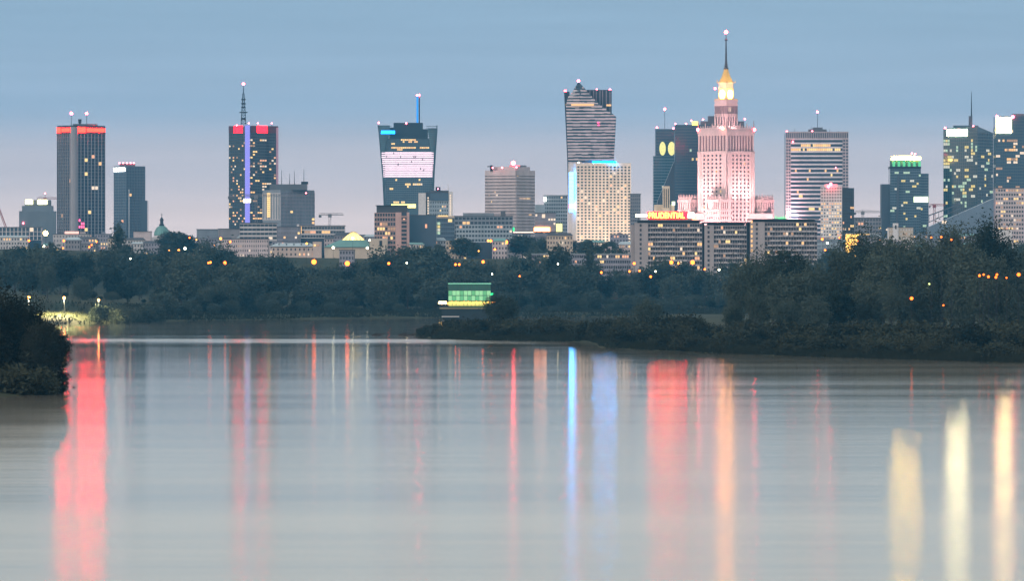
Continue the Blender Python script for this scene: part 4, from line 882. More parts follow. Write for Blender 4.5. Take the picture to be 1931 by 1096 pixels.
mb = MB(); mb.bar((f.X(1750), -1, f.Z(407)), (f.X(1812), -1, f.Z(384)), 0.7).bar((f.X(1750), -1, f.Z(420)), (f.X(1812), -1, f.Z(392)), 0.5)
for k in range(7): mb.bar((f.X(1752 + k * 9), -1, f.Z(419 - k * 4)), (f.X(1752 + k * 9), -1, f.Z(406 - k * 3.3)), 0.3)
mb.build('roof_truss', M('slate cladding', (0.1, 0.115, 0.14), 0.6), f.o)
boxp(f, 'lit_window', LIT[2], 1776, 1785, 416, 422, -0.6, 0.5)
block('pink_tower_block', 'pinkish apartment tower with rows of lit windows below the screen tower', 1877, 1950, 355, 5000, M('block glazing', (0.06, 0.06, 0.07), 0.3), pinkc, 15, 21, 0.35, 0.5, rlit(15, 21, 62, 77, range(5, 21), 2), cat='apartment block')
block('white_colonnade', 'white building with two rows of slim arches at the wood edge', 1878, 1960, 458, 4300, M('block glazing', (0.06, 0.06, 0.07), 0.3), white, 26, 3, 0.5, 0.5, 0, z0=28)
block('white_annex', 'low white annex above the arched building by the treetops', 1876, 1908, 433, 4700, white, white, 6, 3, 0.6, 0.6, 0)
block('long_low_block', 'long dark low block with orange lit windows behind the poplars', 1003, 1190, 479, 4000, slabg, M('mauve panel', (0.30, 0.29, 0.34), 0.8), 44, 5, 0.25, 0.5, [(5, 4, 1), (6, 4, 1), (7, 4, 1), (10, 4, 1), (19, 3, 1), (26, 4, 1), (29, 4, 2), (33, 4, 1), (37, 4, 2), (40, 4, 3), (42, 4, 2), (30, 3, 2), (3, 3, 1)], z0=18, roof=palerf)
block('mansard_house', 'dark slate-roofed town house with one yellow window between the orange lamps', 640, 668, 472, 4050, roofm, M('mauve panel', (0.30, 0.29, 0.34), 0.8), 5, 5, 0.5, 0.5, [(4, 1, 1)], z0=20)

# anonymous low roofs filling the view between the named buildings
rf = random.Random(90); fillm = [pale, greyc, pinkc, cream, M('blue concrete', (0.23, 0.26, 0.30), 0.8), M('mauve panel', (0.30, 0.29, 0.34), 0.8)]
for k in range(104):
    px_ = -20 + k * 19 + rf.uniform(-14, 14); D = rf.uniform(4350, 5400); wd = rf.uniform(26, 60); pt = rf.uniform(441, 470)
    if 1195 < px_ < 1545 and rf.random() < 0.5: continue
    if 480 < px_ < 760: D = rf.uniform(4850, 5300); pt = max(pt, 444)
    wm = rf.choice(fillm)
    lab = {0: 'low pale-walled town house among the roofs below the towers', 1: 'low grey-walled town house among the roofs below the towers', 2: 'low pinkish town house among the roofs below the towers',
           3: 'low cream town house among the roofs below the towers', 4: 'low bluish town house among the roofs below the towers', 5: 'low mauve town house among the roofs below the towers'}[fillm.index(wm)]
    f = F('town_house', lab, 'house', px_, D, 33.0, lab.split(' among')[0] + 's')
    pl, pr = px_ - wd / 2, px_ + wd / 2
    body(f, f.rect(pl, pr, 0, 14), None, pt, slabg); grid(f, (f.X(pl), 0), (f.X(pr), 0), max(0, f.Z(pt) - 13.6), f.Z(pt), max(4, int(wd / 5)), 4, 0.55, 0.52, wm, 0.3, rf.choice((1, 2, 3, 5, 6)), seed=k)
    if rf.random() < 0.6:
        MB().loft([(f.Z(pt), f.rect(pl - 1, pr + 1, -1, 16)), (f.Z(pt - rf.uniform(3, 6)), f.rect(pl + 4, pr - 4, 5, 4))]).build('roof', rf.choice((roofm, palerf, copper, roofm)), f.o)
    else:
        boxp(f, 'roof', roofm, pl - 0.5, pr + 0.5, pt - 0.8, pt, -0.6, 15); boxp(f, 'roof_hut', wm, px_ - 3, px_ + 4, pt - 4, pt - 0.8, 4, 5)

# tower cranes
cranem = M('crane grey', (0.20, 0.20, 0.22), 0.6); craner = M('crane red', (0.30, 0.07, 0.07), 0.6)
def crane(label, px, D, pbase, pjib, ptop, jl, jr, mat, lamps=()):
    f = F('tower_crane', label, 'crane', px, D); mb = MB(); h = 0.9
    za, zb = 0.0, f.Z(pjib)
    for sx in (-h, h):
        for sy_ in (-h, h): mb.bar((sx, sy_, za), (sx, sy_, zb), 0.22)
    n = max(4, int((zb - za) / 5))
    for k in range(n):
        a, c_ = za + (zb - za) * k / n, za + (zb - za) * (k + 1) / n; s_ = 1 if k % 2 else -1
        mb.bar((-h * s_, -h, a), (h * s_, -h, c_), 0.14); mb.bar((-h * s_, h, a), (h * s_, h, c_), 0.14)
    mb.build('mast', mat, f.o)
    MB().box(-1.6, 1.6, -1.6, 1.6, zb - 0.5, zb + 2.6).build('cab', mat, f.o)
    mb = MB(); xl, xr, zt = f.X(jl), f.X(jr), f.Z(ptop)
    mb.bar((xl, 0, zb + 1.6), (xr, 0, zb + 1.6), 0.35).bar((xl * 0.94, 0, zb + 3.2), (xr * 0.94, 0, zb + 3.2), 0.25)
    for k in range(18):
        x0 = xl + (xr - xl) * k / 18; x1 = xl + (xr - xl) * (k + 1) / 18; mb.bar((x0, 0, zb + (1.6 if k % 2 else 3.2)), (x1, 0, zb + (3.2 if k % 2 else 1.6)), 0.14)
    mb.bar((0, 0, zb + 2), (0, 0, zt), 0.35).bar((0, 0, zt), (xl * 0.8, 0, zb + 3.2), 0.12).bar((0, 0, zt), (xr * 0.7, 0, zb + 3.2), 0.12)
    mb.build('jib', mat, f.o)
    s_ = xl if abs(xl) < abs(xr) else xr
    MB().box(min(s_, s_ * 0.75), max(s_, s_ * 0.75), -1, 1, zb - 0.6, zb + 1.4).build('counterweight', dkc, f.o)
    return f
crane('pale tower crane over the low white office', 622, 5700, 450, 409, 406, 601, 648, cranem)
crane('dark tower crane rising before the violet-striped tower', 483, 5300, 450, 374, 368, 430, 580, cranem)
f = crane('tower crane on the roof of the stepped grey office', 85, 6550, 440, 378, 365, 70, 108, craner); beacon(f, 85, 365, 0.7, redsmall)
crane('grey tower crane left of the crowned tower', 1627, 6000, 440, 404, 395, 1610, 1660, cranem)
f = crane('red tower crane between the crowned and slant-roofed towers', 1762, 6100, 440, 391, 386, 1752, 1783, craner)
f = F('leaning_crane', 'crane with a steeply leaning boom at the pillared hall', 'crane', 10, 5900)
MB().bar((f.X(12), 0, 0), (f.X(12), 0, f.Z(428)), 1.0).build('mast', cranem, f.o)
mb = MB(); mb.bar((f.X(12), 0, f.Z(428)), (f.X(-6), 0, f.Z(380)), 0.6).bar((f.X(9), 0, f.Z(428)), (f.X(-7), 0, f.Z(382)), 0.4); mb.build('boom', craner, f.o)

# ------------------------------------------------------------------ trees
def foliage_mat(name, dark, light):
    m, t, b = new_mat(name); b.inputs['Roughness'].default_value = 1.0; b.inputs['Specular IOR Level'].default_value = 0.0
    c = t.nodes.new('ShaderNodeTexCoord'); n = t.nodes.new('ShaderNodeTexNoise'); n.inputs['Scale'].default_value = 0.35; n.inputs['Detail'].default_value = 3
    t.links.new(c.outputs['Object'], n.inputs[0]); oi = t.nodes.new('ShaderNodeObjectInfo')
    a = t.nodes.new('ShaderNodeMath'); a.operation = 'MULTIPLY_ADD'; t.links.new(oi.outputs['Random'], a.inputs[0]); a.inputs[1].default_value = 0.9; t.links.new(n.outputs[0], a.inputs[2])
    r = t.nodes.new('ShaderNodeValToRGB'); t.links.new(a.outputs[0], r.inputs[0])
    r.color_ramp.elements[0].position = 0.4; r.color_ramp.elements[0].color = (*dark, 1); r.color_ramp.elements[1].position = 1.15 - 0.15; r.color_ramp.elements[1].color = (*light, 1)
    t.links.new(r.outputs[0], b.inputs['Base Color']); return m
leafm = foliage_mat('dark foliage', (0.010, 0.017, 0.011), (0.078, 0.098, 0.076))
shrubm = foliage_mat('shrub foliage', (0.016, 0.020, 0.014), (0.050, 0.055, 0.036))
willowm = foliage_mat('dark willow foliage', (0.009, 0.013, 0.011), (0.042, 0.048, 0.038))
barkm = M('bark', (0.05, 0.043, 0.036), 0.9, 0.2, 0.8)
def leaf_quads(rng, cen, size):
    n = len(cen); a = rng.normal(size=(n, 3)); a /= np.linalg.norm(a, axis=1, keepdims=True); b = rng.normal(size=(n, 3)); b -= (a * b).sum(1, keepdims=True) * a
    b /= np.linalg.norm(b, axis=1, keepdims=True); s = (size * rng.uniform(0.55, 1.3, n))[:, None]
    v = np.stack([cen - a * s, cen + b * s * 0.5, cen + a * s, cen - b * s * 0.5], 1).reshape(-1, 3)
    return v, np.arange(4 * n).reshape(n, 4)
def make_tree(seed, H, Wd, kind, ncl, nlf, leaf):
    rng = np.random.default_rng(seed); r = random.Random(seed); tb = MB(); pts = []
    th = {'round': 0.22, 'oval': 0.18, 'spiky': 0.15, 'poplar': 0.08, 'shrub': 0.04, 'willow': 0.2}[kind] * H
    R0 = H * (0.018 if kind != 'shrub' else 0.012)
    tb.cyl(0, 0, -1.0, th, R0 * 1.25, R0, 7); top = (r.uniform(-.03, .03) * H, 0, H * 0.8); tb.bar((0, 0, th), top, R0, R0 * 0.2)
    nb = {'round': 9, 'oval': 9, 'spiky': 14, 'poplar': 10, 'shrub': 9, 'willow': 10}[kind]
    rim = []
    for i in range(nb):
        az = 2 * pi * i / nb + r.uniform(-.3, .3); z0 = th + (H * 0.45) * r.random() * (0.3 if kind == 'spiky' else 1)
        if kind == 'spiky': reach, up = Wd * 0.5 * r.uniform(0.2, 1.0), H * r.uniform(0.72, 1.0)
        elif kind == 'poplar': reach, up = Wd * 0.45 * r.random(), z0 + H * r.uniform(0.2, 0.45)
        elif kind == 'shrub': reach, up = Wd * 0.45 * r.uniform(.4, 1), H * r.uniform(0.45, 0.95)
        else: reach, up = Wd * 0.48 * r.uniform(0.6, 1.0), z0 + H * r.uniform(0.12, 0.38)
        e = np.array((reach * cos(az), reach * sin(az), min(up, H * 0.97))); s = np.array((0, 0, z0))
        m_ = s * 0.45 + e * 0.55 + np.array((0, 0, -0.04 * H if kind == 'willow' else 0.04 * H)); tb.bar(s, m_, R0 * 0.5, R0 * 0.3); tb.bar(m_, e, R0 * 0.3, R0 * 0.08); rim.append((s, m_, e))
    cen = []
    if kind == 'spiky':
        for s, m_, e in rim:
            for k in range(max(3, ncl // nb)):
                t_ = r.uniform(0.25, 1.05); p = m_ + (e - m_) * (t_ - 0.4) / 0.6 if t_ > 0.4 else s + (m_ - s) * t_ / 0.4
                cen.append(p + rng.normal(size=3) * H * 0.035)
        cen = np.array(cen); rad = H * 0.05; sq_ = np.array((0.75, 0.75, 1.6))
    elif kind == 'poplar':
        z = rng.uniform(0.1, 1.0, ncl); rr_ = Wd * 0.5 * np.sqrt(rng.random(ncl)) * np.sin(np.clip(z, 0, 1) ** 0.7 * pi) ** 0.5; az = rng.uniform(0, 2 * pi, ncl)
        cen = np.stack([rr_ * np.cos(az), rr_ * np.sin(az), z * H * 0.98], 1); rad = Wd * 0.13; sq_ = np.array((1, 1, 1.8))
    else:
        cz, rz = (0.60, 0.40) if kind == 'round' else (0.57, 0.43) if kind in ('oval',) else (0.52, 0.48) if kind == 'willow' else (0.45, 0.52)
        lob = rng.normal(size=(7, 3)); lob /= np.linalg.norm(lob, axis=1, keepdims=True); d = rng.normal(size=(ncl, 3)); d /= np.linalg.norm(d, axis=1, keepdims=True)
        bump_ = 0.78 + 0.30 * np.max(np.clip(d @ lob.T, 0, 1) ** 4, axis=1); rr_ = (rng.random(ncl) ** 0.38) * bump_
        cen = np.stack([d[:, 0] * rr_ * Wd * 0.5, d[:, 1] * rr_ * Wd * 0.5, H * (cz + rz * d[:, 2] * rr_)], 1); cen[:, 2] = np.maximum(cen[:, 2], 0.05 * H); rad = Wd * 0.075
        sq_ = np.array((1, 1, 0.8)) if kind != 'willow' else np.array((0.7, 0.7, 1.7))
    L = np.repeat(cen, nlf, 0) + rng.normal(size=(len(cen) * nlf, 3)) * rad * sq_ * np.repeat(rng.uniform(0.6, 1.25, (len(cen), 1)), nlf, 0)
    L[:, 2] = np.maximum(L[:, 2], 0.02 * H)
    v, qd = leaf_quads(rng, L, leaf); me = np_mesh('crown', v, qd); me.materials.append(shrubm if kind == 'shrub' else willowm if seed > 30 else leafm)
    tm = bpy.data.meshes.new('trunk'); tm.from_pydata(tb.v, [], tb.f); tm.materials.append(barkm)
    return (tm, me, H, Wd)
FAR = [make_tree(1, 24, 19, 'round', 190, 26, 0.8), make_tree(2, 25, 16, 'oval', 170, 26, 0.8), make_tree(3, 23, 17, 'round', 170, 28, 0.8), make_tree(4, 26, 15, 'spiky', 150, 24, 0.7),
       make_tree(5, 22, 20, 'willow', 190, 26, 0.75), make_tree(6, 25, 17, 'spiky', 180, 22, 0.7)]
POP = make_tree(7, 24, 5, 'poplar', 110, 22, 0.6)
NEAR = [make_tree(11, 28, 17, 'oval', 260, 40, 0.5), make_tree(12, 30, 15, 'spiky', 260, 34, 0.45), make_tree(13, 27, 19, 'round', 280, 40, 0.5), make_tree(14, 30, 13, 'spiky', 240, 32, 0.45), make_tree(15, 26, 17, 'willow', 260, 40, 0.5)]
SHR = [make_tree(21, 5, 8, 'shrub', 90, 26, 0.34), make_tree(22, 4, 7, 'shrub', 80, 26, 0.32), make_tree(23, 6.5, 7.5, 'shrub', 100, 26, 0.36), make_tree(24, 3.2, 7, 'shrub', 80, 24, 0.3)]
def plant(proto, x, y, z, h, label, group, name='broadleaf_tree', cat='tree', wide=1.0, lean=0.0):
    tm, me, H, Wd = proto; s = h / H
    o = bpy.data.objects.new(name, None); COL.objects.link(o); o.location = (x, y, z); o.scale = (s * wide, s * wide, s); o.rotation_euler = (lean, 0, rt_.uniform(0, 6.28)); tag(o, label, cat, group)
    for nm, mm in (('trunk', tm), ('crown', me)):
        c = bpy.data.objects.new(nm, mm); COL.objects.link(c); c.parent = o
    return o
rt_ = random.Random(17)
def at(px, D): return (px - CX) * D / FPX
def hz_(x, y): return float(height(np.array([x]), np.array([y]))[0])
def top_tree(proto, px, D, ptop, label, group, name='broadleaf_tree', cat='tree', wide=1.0):
    x = at(px, D); z = hz_(x, D); h = CZ + (HY - ptop) * D / FPX - z
    if h < 1.5: return None
    return plant(proto, x, D, z - 0.2, h, label, group, name, cat, wide)
# skyline of the far wood: treetop height in photo pixels along the picture
TOP = [(-60, 478), (20, 470), (75, 453), (130, 466), (150, 485), (190, 474), (230, 482), (265, 496), (290, 478), (340, 462), (375, 480), (420, 478), (455, 470), (490, 474), (520, 480), (560, 492), (600, 500), (640, 505), (690, 490), (715, 472), (760, 470), (800, 482), (850, 478), (900, 490), (950, 498), (1000, 482), (1030, 480), (1080, 488), (1130, 492), (1180, 500), (1230, 492), (1290, 488), (1340, 500), (1400, 490), (1500, 480), (1700, 470), (1990, 470)]
def tline(px): return float(np.interp(px, [p[0] for p in TOP], [p[1] for p in TOP]))
k = 0
for row, (dd, off, step) in enumerate(((3160, 46, 47), (3330, 24, 43), (3560, 4, 40))):
    px_ = -50.0
    while px_ < (1420 if row < 2 else 1990):
        p = px_ + rt_.uniform(-12, 12); base = float(np.interp(at(p, dd), [q_[0] for q_ in fs], [q_[1] for q_ in fs]))
        D = max(dd, base + (190 if p < 300 else 60 + 25 * row) + rt_.uniform(0, 40)) + row * 60
        pt = tline(p) + off + rt_.uniform(-7, 9)
        if row == 0 and rt_.random() < 0.3: pt += 22
        pr_ = FAR[k % 6] if row < 2 else FAR[(3, 1, 5, 0, 2, 5)[k % 6]]
        wh = ('above the lamp-lit embankment' if p < 210 else 'below the copper dome' if p < 390 else 'below the violet-striped tower' if p < 540 else 'beside the big orange lamps' if p < 700 else 'left of the green pavilion' if p < 840 else
              'behind the green pavilion' if p < 960 else 'below the hotel slab' if p < 1190 else 'below the apartment slabs' if p < 1420 else 'behind the right wood')
        look = {0: 'broad round', 1: 'oval', 2: 'lumpy round', 3: 'narrow upright', 4: 'drooping', 5: 'feathery upright'}[FAR.index(pr_)]
        lab = look + (' front-row tree of the far wood ', ' mid-wood tree of the far wood ', ' skyline tree of the far wood ')[row] + wh
        top_tree(pr_, p, D, pt, lab, ('front', 'middle', 'skyline')[row] + ' trees of the far wood ' + wh, wide=rt_.uniform(0.95, 1.3)); k += 1
        px_ += step * rt_.uniform(0.8, 1.2)
# undergrowth along the far shore
for i in range(62):
    p = 190 + i * 18 + rt_.uniform(-6, 6); base = float(np.interp(at(p, 3200), [q_[0] for q_ in fs], [q_[1] for q_ in fs])); D = base + rt_.uniform(30, 60)
    if p > 760 and p < 960 : continue
    top_tree(FAR[4], p, D, rt_.uniform(572, 588) - 14 * rt_.random(), 'low bushy willow at the far waterline ' + ('near the embankment lamps' if p < 330 else 'below the violet-striped tower' if p < 560 else 'left of the green pavilion' if p < 800 else 'behind the spit'), 'willows along the far shore', 'willow_bush', 'bush', 1.5)
for i in range(84):
    p = 60 + i * 16.5 + rt_.uniform(-7, 7); base = float(np.interp(at(p, 3250), [q_[0] for q_ in fs], [q_[1] for q_ in fs])); D = max(3080, base + 75) + rt_.uniform(0, 90) + (110 if p < 300 else 0)
    top_tree(FAR[(4, 0, 2)[i % 3]], p, D, rt_.uniform(545, 566), 'half-height bushy tree filling the far wood ' + ('above the embankment' if p < 330 else 'below the violet-striped tower' if p < 560 else 'left of the green pavilion' if p < 840 else 'behind the green pavilion' if p < 960 else 'behind the spit'), 'undergrowth of the far wood', 'understorey_tree', 'tree', 1.5)
# trees of the city behind the wood
for i in range(46):
    p = rt_.choice((rt_.uniform(-20, 470), rt_.uniform(720, 1180), rt_.uniform(1560, 1940))); D = rt_.uniform(4000, 4320)
    top_tree(FAR[i % 6], p, D, rt_.uniform(455, 482), 'hazy park tree between the far wood and ' + ('the stepped and red-signed towers' if p < 200 else 'the copper dome' if p < 390 else 'the violet-striped tower' if p < 600 else 'the flared tower' if p < 880 else 'the banded concrete tower' if p < 1010 else 'the hotel slab' if p < 1300 else 'the crowned tower' if p < 1760 else 'the screen tower'), 'park trees below the towers', wide=1.2)
for p, pt, D, w_ in ((330, 432, 4700, 1.5), (352, 440, 4600, 1.3), (868, 446, 4420, 1.6), (890, 452, 4420, 1.4), (985, 440, 4500, 1.5), (1020, 447, 4450, 1.6), (1065, 444, 4450, 1.5), (1105, 450, 4450, 1.3), (1150, 452, 4430, 1.3)):
    top_tree(FAR[(int(p) // 7) % 3], p, D, pt, 'broad hazy tree rising above the town roofs', 'broad trees among the town roofs', wide=w_)
for p, pt, D in ((224, 430, 3900), (1042, 479, 3620), (1054, 467, 3640), (1068, 474, 3625), (1112, 470, 3640)):
    top_tree(POP, p, D, pt, 'narrow columnar poplar standing above the far wood', 'columnar poplars', 'poplar_tree', wide=1.15)
# right-hand wood on the promontory
TR = [(1375, 560), (1390, 520), (1400, 482), (1425, 462), (1465, 455), (1500, 478), (1530, 478), (1560, 500), (1580, 474), (1620, 450), (1650, 432), (1690, 444), (1740, 436), (1790, 437), (1830, 440), (1868, 426), (1890, 452), (1900, 476), (1940, 462), (2010, 450)]
def trl(px): return float(np.interp(px, [p[0] for p in TR], [p[1] for p in TR]))
for row, (dd, off, step) in enumerate(((1880, 78, 52), (1980, 36, 44), (2110, 6, 34))):
    px_ = 1385.0
    while px_ < 2010:
        p = px_ + rt_.uniform(-9, 9); D = dd + rt_.uniform(-30, 40); pt = min(trl(p) + off + rt_.uniform(-12, 20), 585)
        pr_ = NEAR[(1, 3, 0, 1, 2, 3)[k % 6]] if row == 2 else NEAR[(0, 2, 4, 1, 0)[k % 5]]
        wh = 'at its rounded river end' if p < 1480 else 'at the dip below the green lettering' if p < 1590 else 'below the golden pavilion' if p < 1680 else 'below the crowned tower' if p < 1770 else 'below the slant-roofed tower' if p < 1880 else 'below the screen tower'
        look = {0: 'oval', 1: 'feathery upright', 2: 'round', 3: 'slim upright', 4: 'drooping'}[NEAR.index(pr_)]
        lab = look + (' near-edge', ' inner', ' skyline')[row] + ' tree of the right-bank wood ' + wh
        top_tree(pr_, p, D, pt, lab, ('near', 'inner', 'skyline')[row] + ' trees of the right wood ' + wh, wide=rt_.uniform(0.8, 1.1)); k += 1
        px_ += step * rt_.uniform(0.75, 1.25)
top_tree(NEAR[2], 946, 2240, 553, 'round dark tree standing alone beside the green pavilion', None, wide=1.25)
top_tree(NEAR[4], 1222, 2060, 567, 'lone taller bush-like tree among the spit shrubs', None, wide=1.5)
# shrubs on the spit and the right bank
ST = [(785, 628), (800, 612), (830, 602), (870, 597), (940, 598), (1000, 588), (1040, 590), (1100, 588), (1180, 585), (1260, 590), (1330, 585), (1380, 578), (1430, 590), (1600, 592), (1990, 590)]
for i in range(250):
    p = rt_.uniform(786, 1985); x_ = at(p, 2050); yf = float(np.interp(x_, [q_[0] for q_ in ps], [q_[1] for q_ in ps])); t_ = rt_.random() ** 1.2
    D = yf + 8 + t_ * (150 if p < 1120 else 260); x_ = at(p, D); yf2 = float(np.interp(x_, [q_[0] for q_ in ps], [q_[1] for q_ in ps]))
    if D < yf2 + 6: D = yf2 + 6 + rt_.random() * 30
    z = hz_(at(p, D), D)
    if z < 0.1: continue
    lim = float(np.interp(p, [q_[0] for q_ in ST], [q_[1] for q_ in ST])); hmax = CZ + (HY - lim) * D / FPX - z
    h = min(hmax * rt_.uniform(0.75, 1.02), rt_.uniform(2.5, 8.0) * (0.55 + 0.6 * t_))
    if h < 1.0: continue
    zone = ('at the driftwood tip of the spit' if p < 850 else 'on the spit before the green pavilion' if p < 985 else 'on the middle of the spit' if p < 1090 else 'where the spit joins the bank' if p < 1180 else
            'around the lone bush-like tree on the bank' if p < 1290 else 'before the gap left of the right wood' if p < 1400 else 'under the first trees of the right wood' if p < 1560 else 'before the middle of the right wood' if p < 1760 else 'before the lamp-lit end of the right wood')
    edge = 'waterside' if D < yf2 + 45 else 'inland'; size = 'knee-low' if h < 2.2 else 'man-high' if h < 3.6 else 'tall'
    look = ('broad mounded', 'low rounded', 'upright ragged', 'flat spreading')[i % 4]
    plant(SHR[i % 4], at(p, D), D, z - 0.15, h, size + ' ' + look + ' ' + edge + ' shrub ' + zone, 'shrubs ' + zone, 'shrub', 'shrub', rt_.uniform(0.9, 1.4))
# reeds along the near shoreline
rng = np.random.default_rng(5); n = 26000
px_r = rng.uniform(785, 2000, n); xs = (px_r - CX) * 1850 / FPX
for _ in range(3):
    yy_ = np.interp(xs, [q_[0] for q_ in ps], [q_[1] for q_ in ps]); xs = (px_r - CX) * yy_ / FPX
yy_ = yy_ + 1.0 + rng.random(n) ** 1.6 * 55; xs = (px_r - CX) * yy_ / FPX; zz_ = height(xs, yy_); ok = zz_ > -0.15
xs, yy_, zz_ = xs[ok], yy_[ok], zz_[ok]; n = len(xs); hgt = rng.uniform(0.5, 1.7, n); wdt = rng.uniform(0.06, 0.16, n); lx = rng.normal(size=n) * 0.35
n2 = 16000; p2 = rng.uniform(-30, 1420, n2); x2 = (p2 - CX) * 3100 / FPX        # rough grass along the far shore
for _ in range(3):
    y2 = np.interp(x2, [q_[0] for q_ in fs], [q_[1] for q_ in fs]); x2 = (p2 - CX) * y2 / FPX
y2 = y2 + 2 + rng.random(n2) ** 1.5 * 110; x2 = (p2 - CX) * y2 / FPX; z2 = height(x2, y2); k2 = z2 > -0.1
k2 &= (p2 > 210) | (rng.random(n2) < 0.25)
xs = np.concatenate([xs, x2[k2]]); yy_ = np.concatenate([yy_, y2[k2]]); zz_ = np.concatenate([zz_, z2[k2]]); m2 = int(k2.sum()); n = len(xs)
hgt = np.concatenate([hgt, rng.uniform(0.5, 2.0, m2)]); wdt = np.concatenate([wdt, rng.uniform(0.15, 0.45, m2)]); lx = np.concatenate([lx, rng.normal(size=m2) * 0.4])
V = np.stack([np.stack([xs - wdt, yy_, zz_ - 0.1], 1), np.stack([xs + wdt, yy_ + 0.05, zz_ - 0.1], 1), np.stack([xs + lx, yy_ + rng.normal(size=n) * 0.2, zz_ + hgt], 1)], 1).reshape(-1, 3)
rd = finish(np_mesh('reeds', V, np.arange(3 * n).reshape(n, 3)), foliage_mat('reeds', (0.022, 0.026, 0.016), (0.045, 0.047, 0.03)), 'reeds', None)
rd['kind'] = 'stuff'; tag(rd, 'reeds and tall grass along the river shorelines', 'reeds')
# willow at the left edge, close to the camera
BUSH = [make_tree(31, 17, 14, 'willow', 520, 80, 0.26), make_tree(32, 13, 11, 'round', 420, 80, 0.24)]
plant(BUSH[0], at(20, 1120), 1120, 0.7, 15.8, 'large dark willow overhanging the water at the left bank', None, 'willow_tree', 'tree', 1.15)
plant(BUSH[1], at(82, 1106), 1106, 0.5, 12.0, 'smaller feathery willow leaning out beside the large bank willow', None, 'willow_tree', 'tree', 0.85)
plant(BUSH[0], at(-50, 1135), 1135, 0.9, 17.4, 'tallest bank willow cut by the picture edge', None, 'willow_tree', 'tree', 1.1)
for i in range(12):
    p = rt_.uniform(-60, 100); D = rt_.uniform(1092, 1112); plant(SHR[i % 4], at(p, D), D, 0.0, rt_.uniform(2.5, 5.5), 'low brush under the bank willows', 'brush under the willows', 'shrub', 'shrub', 1.1)
# driftwood off the tip of the spit
for px_, wd, lab in ((711, 20, 'dark driftwood snag lying alone off the spit'), (768, 34, 'long dark driftwood snag at the tip of the spit')):
    D = W(px_, 633)[1]; f = F('driftwood', lab, 'driftwood', px_, D, 0.0); rg = random.Random(int(px_)); mb = MB(); hw = wd / 2 * f.k
    for k in range(9):
        a = (rg.uniform(-hw, hw * 0.6), rg.uniform(-2, 2), rg.uniform(-0.1, 0.3)); b2 = (a[0] + rg.uniform(0.6, 2.4), a[1] + rg.uniform(-.6, .6), a[2] + rg.uniform(0.1, 1.1)); mb.bar(a, b2, 0.28, 0.1)
    mb.bar((-hw, 0, 0.1), (hw, 0.5, 0.35), 0.4, 0.25); mb.build('trunk', barkm, f.o)

# ------------------------------------------------------------------ green glass pavilion on its barge
f = F('glass_pavilion', 'green lit glass pavilion boat with lamp-lined deck at the far bank', 'boat', 885, 3240, 0.0)
MB().loft([(f.Z(601) - 0.5, f.rect(836, 934, 0, 18)), (f.Z(583), f.rect(832, 940, -1, 20))]).build('hull', M('dark hull', (0.02, 0.03, 0.035), 0.5), f.o)
boxp(f, 'white_stripe', white, 833, 866, 596.5, 598, -1.2, 0.8)
boxp(f, 'deck', M('deck timber', (0.25, 0.22, 0.12), 0.7), 829, 942, 580.5, 583, -2, 22)
boxp(f, 'core', M('pavilion interior', (0.05, 0.14, 0.09), 0.5), 848, 922, 538, 580, 4, 10)
gA, gB, gC = EM('green glass glow', (0.11, 0.34, 0.15)), EM('bright green glow', (0.24, 0.52, 0.25)), EM('yellow green glow', (0.85, 0.75, 0.16), True)
topg = M('upper green glass', (0.05, 0.17, 0.12), 0.15, ior=1.6)
for k in range(11):
    a = 845.5 + k * 7.25
    boxp(f, 'upper_pane', topg, a + 0.2, a + 7.0, 536, 547.5, 2.0, 0.3); boxp(f, 'middle_pane', gB if k % 3 else gA, a + 0.2, a + 7.0, 548.6, 557, 1.6, 0.3)
    boxp(f, 'lower_pane', gA if k % 2 else gB, a + 0.2, a + 7.0, 558.2, 567, 1.6, 0.3); boxp(f, 'mullion', M('green steel', (0.05, 0.10, 0.08), 0.5), a - 0.35, a + 0.2, 535.5, 580.4, 1.2, 0.5)
    boxp(f, 'deck_pane', gC, a + 0.4, a + 6.8, 568.5, 577, 0.6, 0.3)
boxp(f, 'roof_edge', EM('roof edge light', (0.3, 0.75, 0.5)), 844.5, 926, 534.4, 535.5, 0.8, 12)
boxp(f, 'floor_edge', M('green steel', (0.05, 0.10, 0.08), 0.5), 845, 925.5, 547.6, 548.5, 1.0, 2); boxp(f, 'floor_edge', M('green steel', (0.05, 0.10, 0.08), 0.5), 845, 925.5, 557.2, 558.1, 1.0, 2)
for k in range(30):
    p = 829.5 + k * 3.8; MB().box(f.X(p), f.X(p) + 0.14, -1.8, -1.66, f.Z(580.5), f.Z(575.5)).build('railing_post', steel, f.o)
    if k % 2 == 0 or k < 4 or k > 26: MB().ball(f.X(p), -1.0, f.Z(570.0 + 3 * (k % 3 == 1)), 0.42, 6).build('bulb', bulbm, f.o)
boxp(f, 'rail', steel, 829, 941, 575.2, 575.7, -1.85, 0.15)
for p, q_ in ((829.5, 571), (832, 571), (836, 571), (840, 571), (937, 571), (941, 571)): MB().ball(f.X(p), -1.4, f.Z(q_), 0.75, 8).build('globe_lamp', EM('deck globe', (14, 9, 2.6), True), f.o)
boxp(f, 'green_sign', EM('green sign lit', (0.05, 1.2, 0.35)), 925, 930, 553, 557, 1, 0.4)

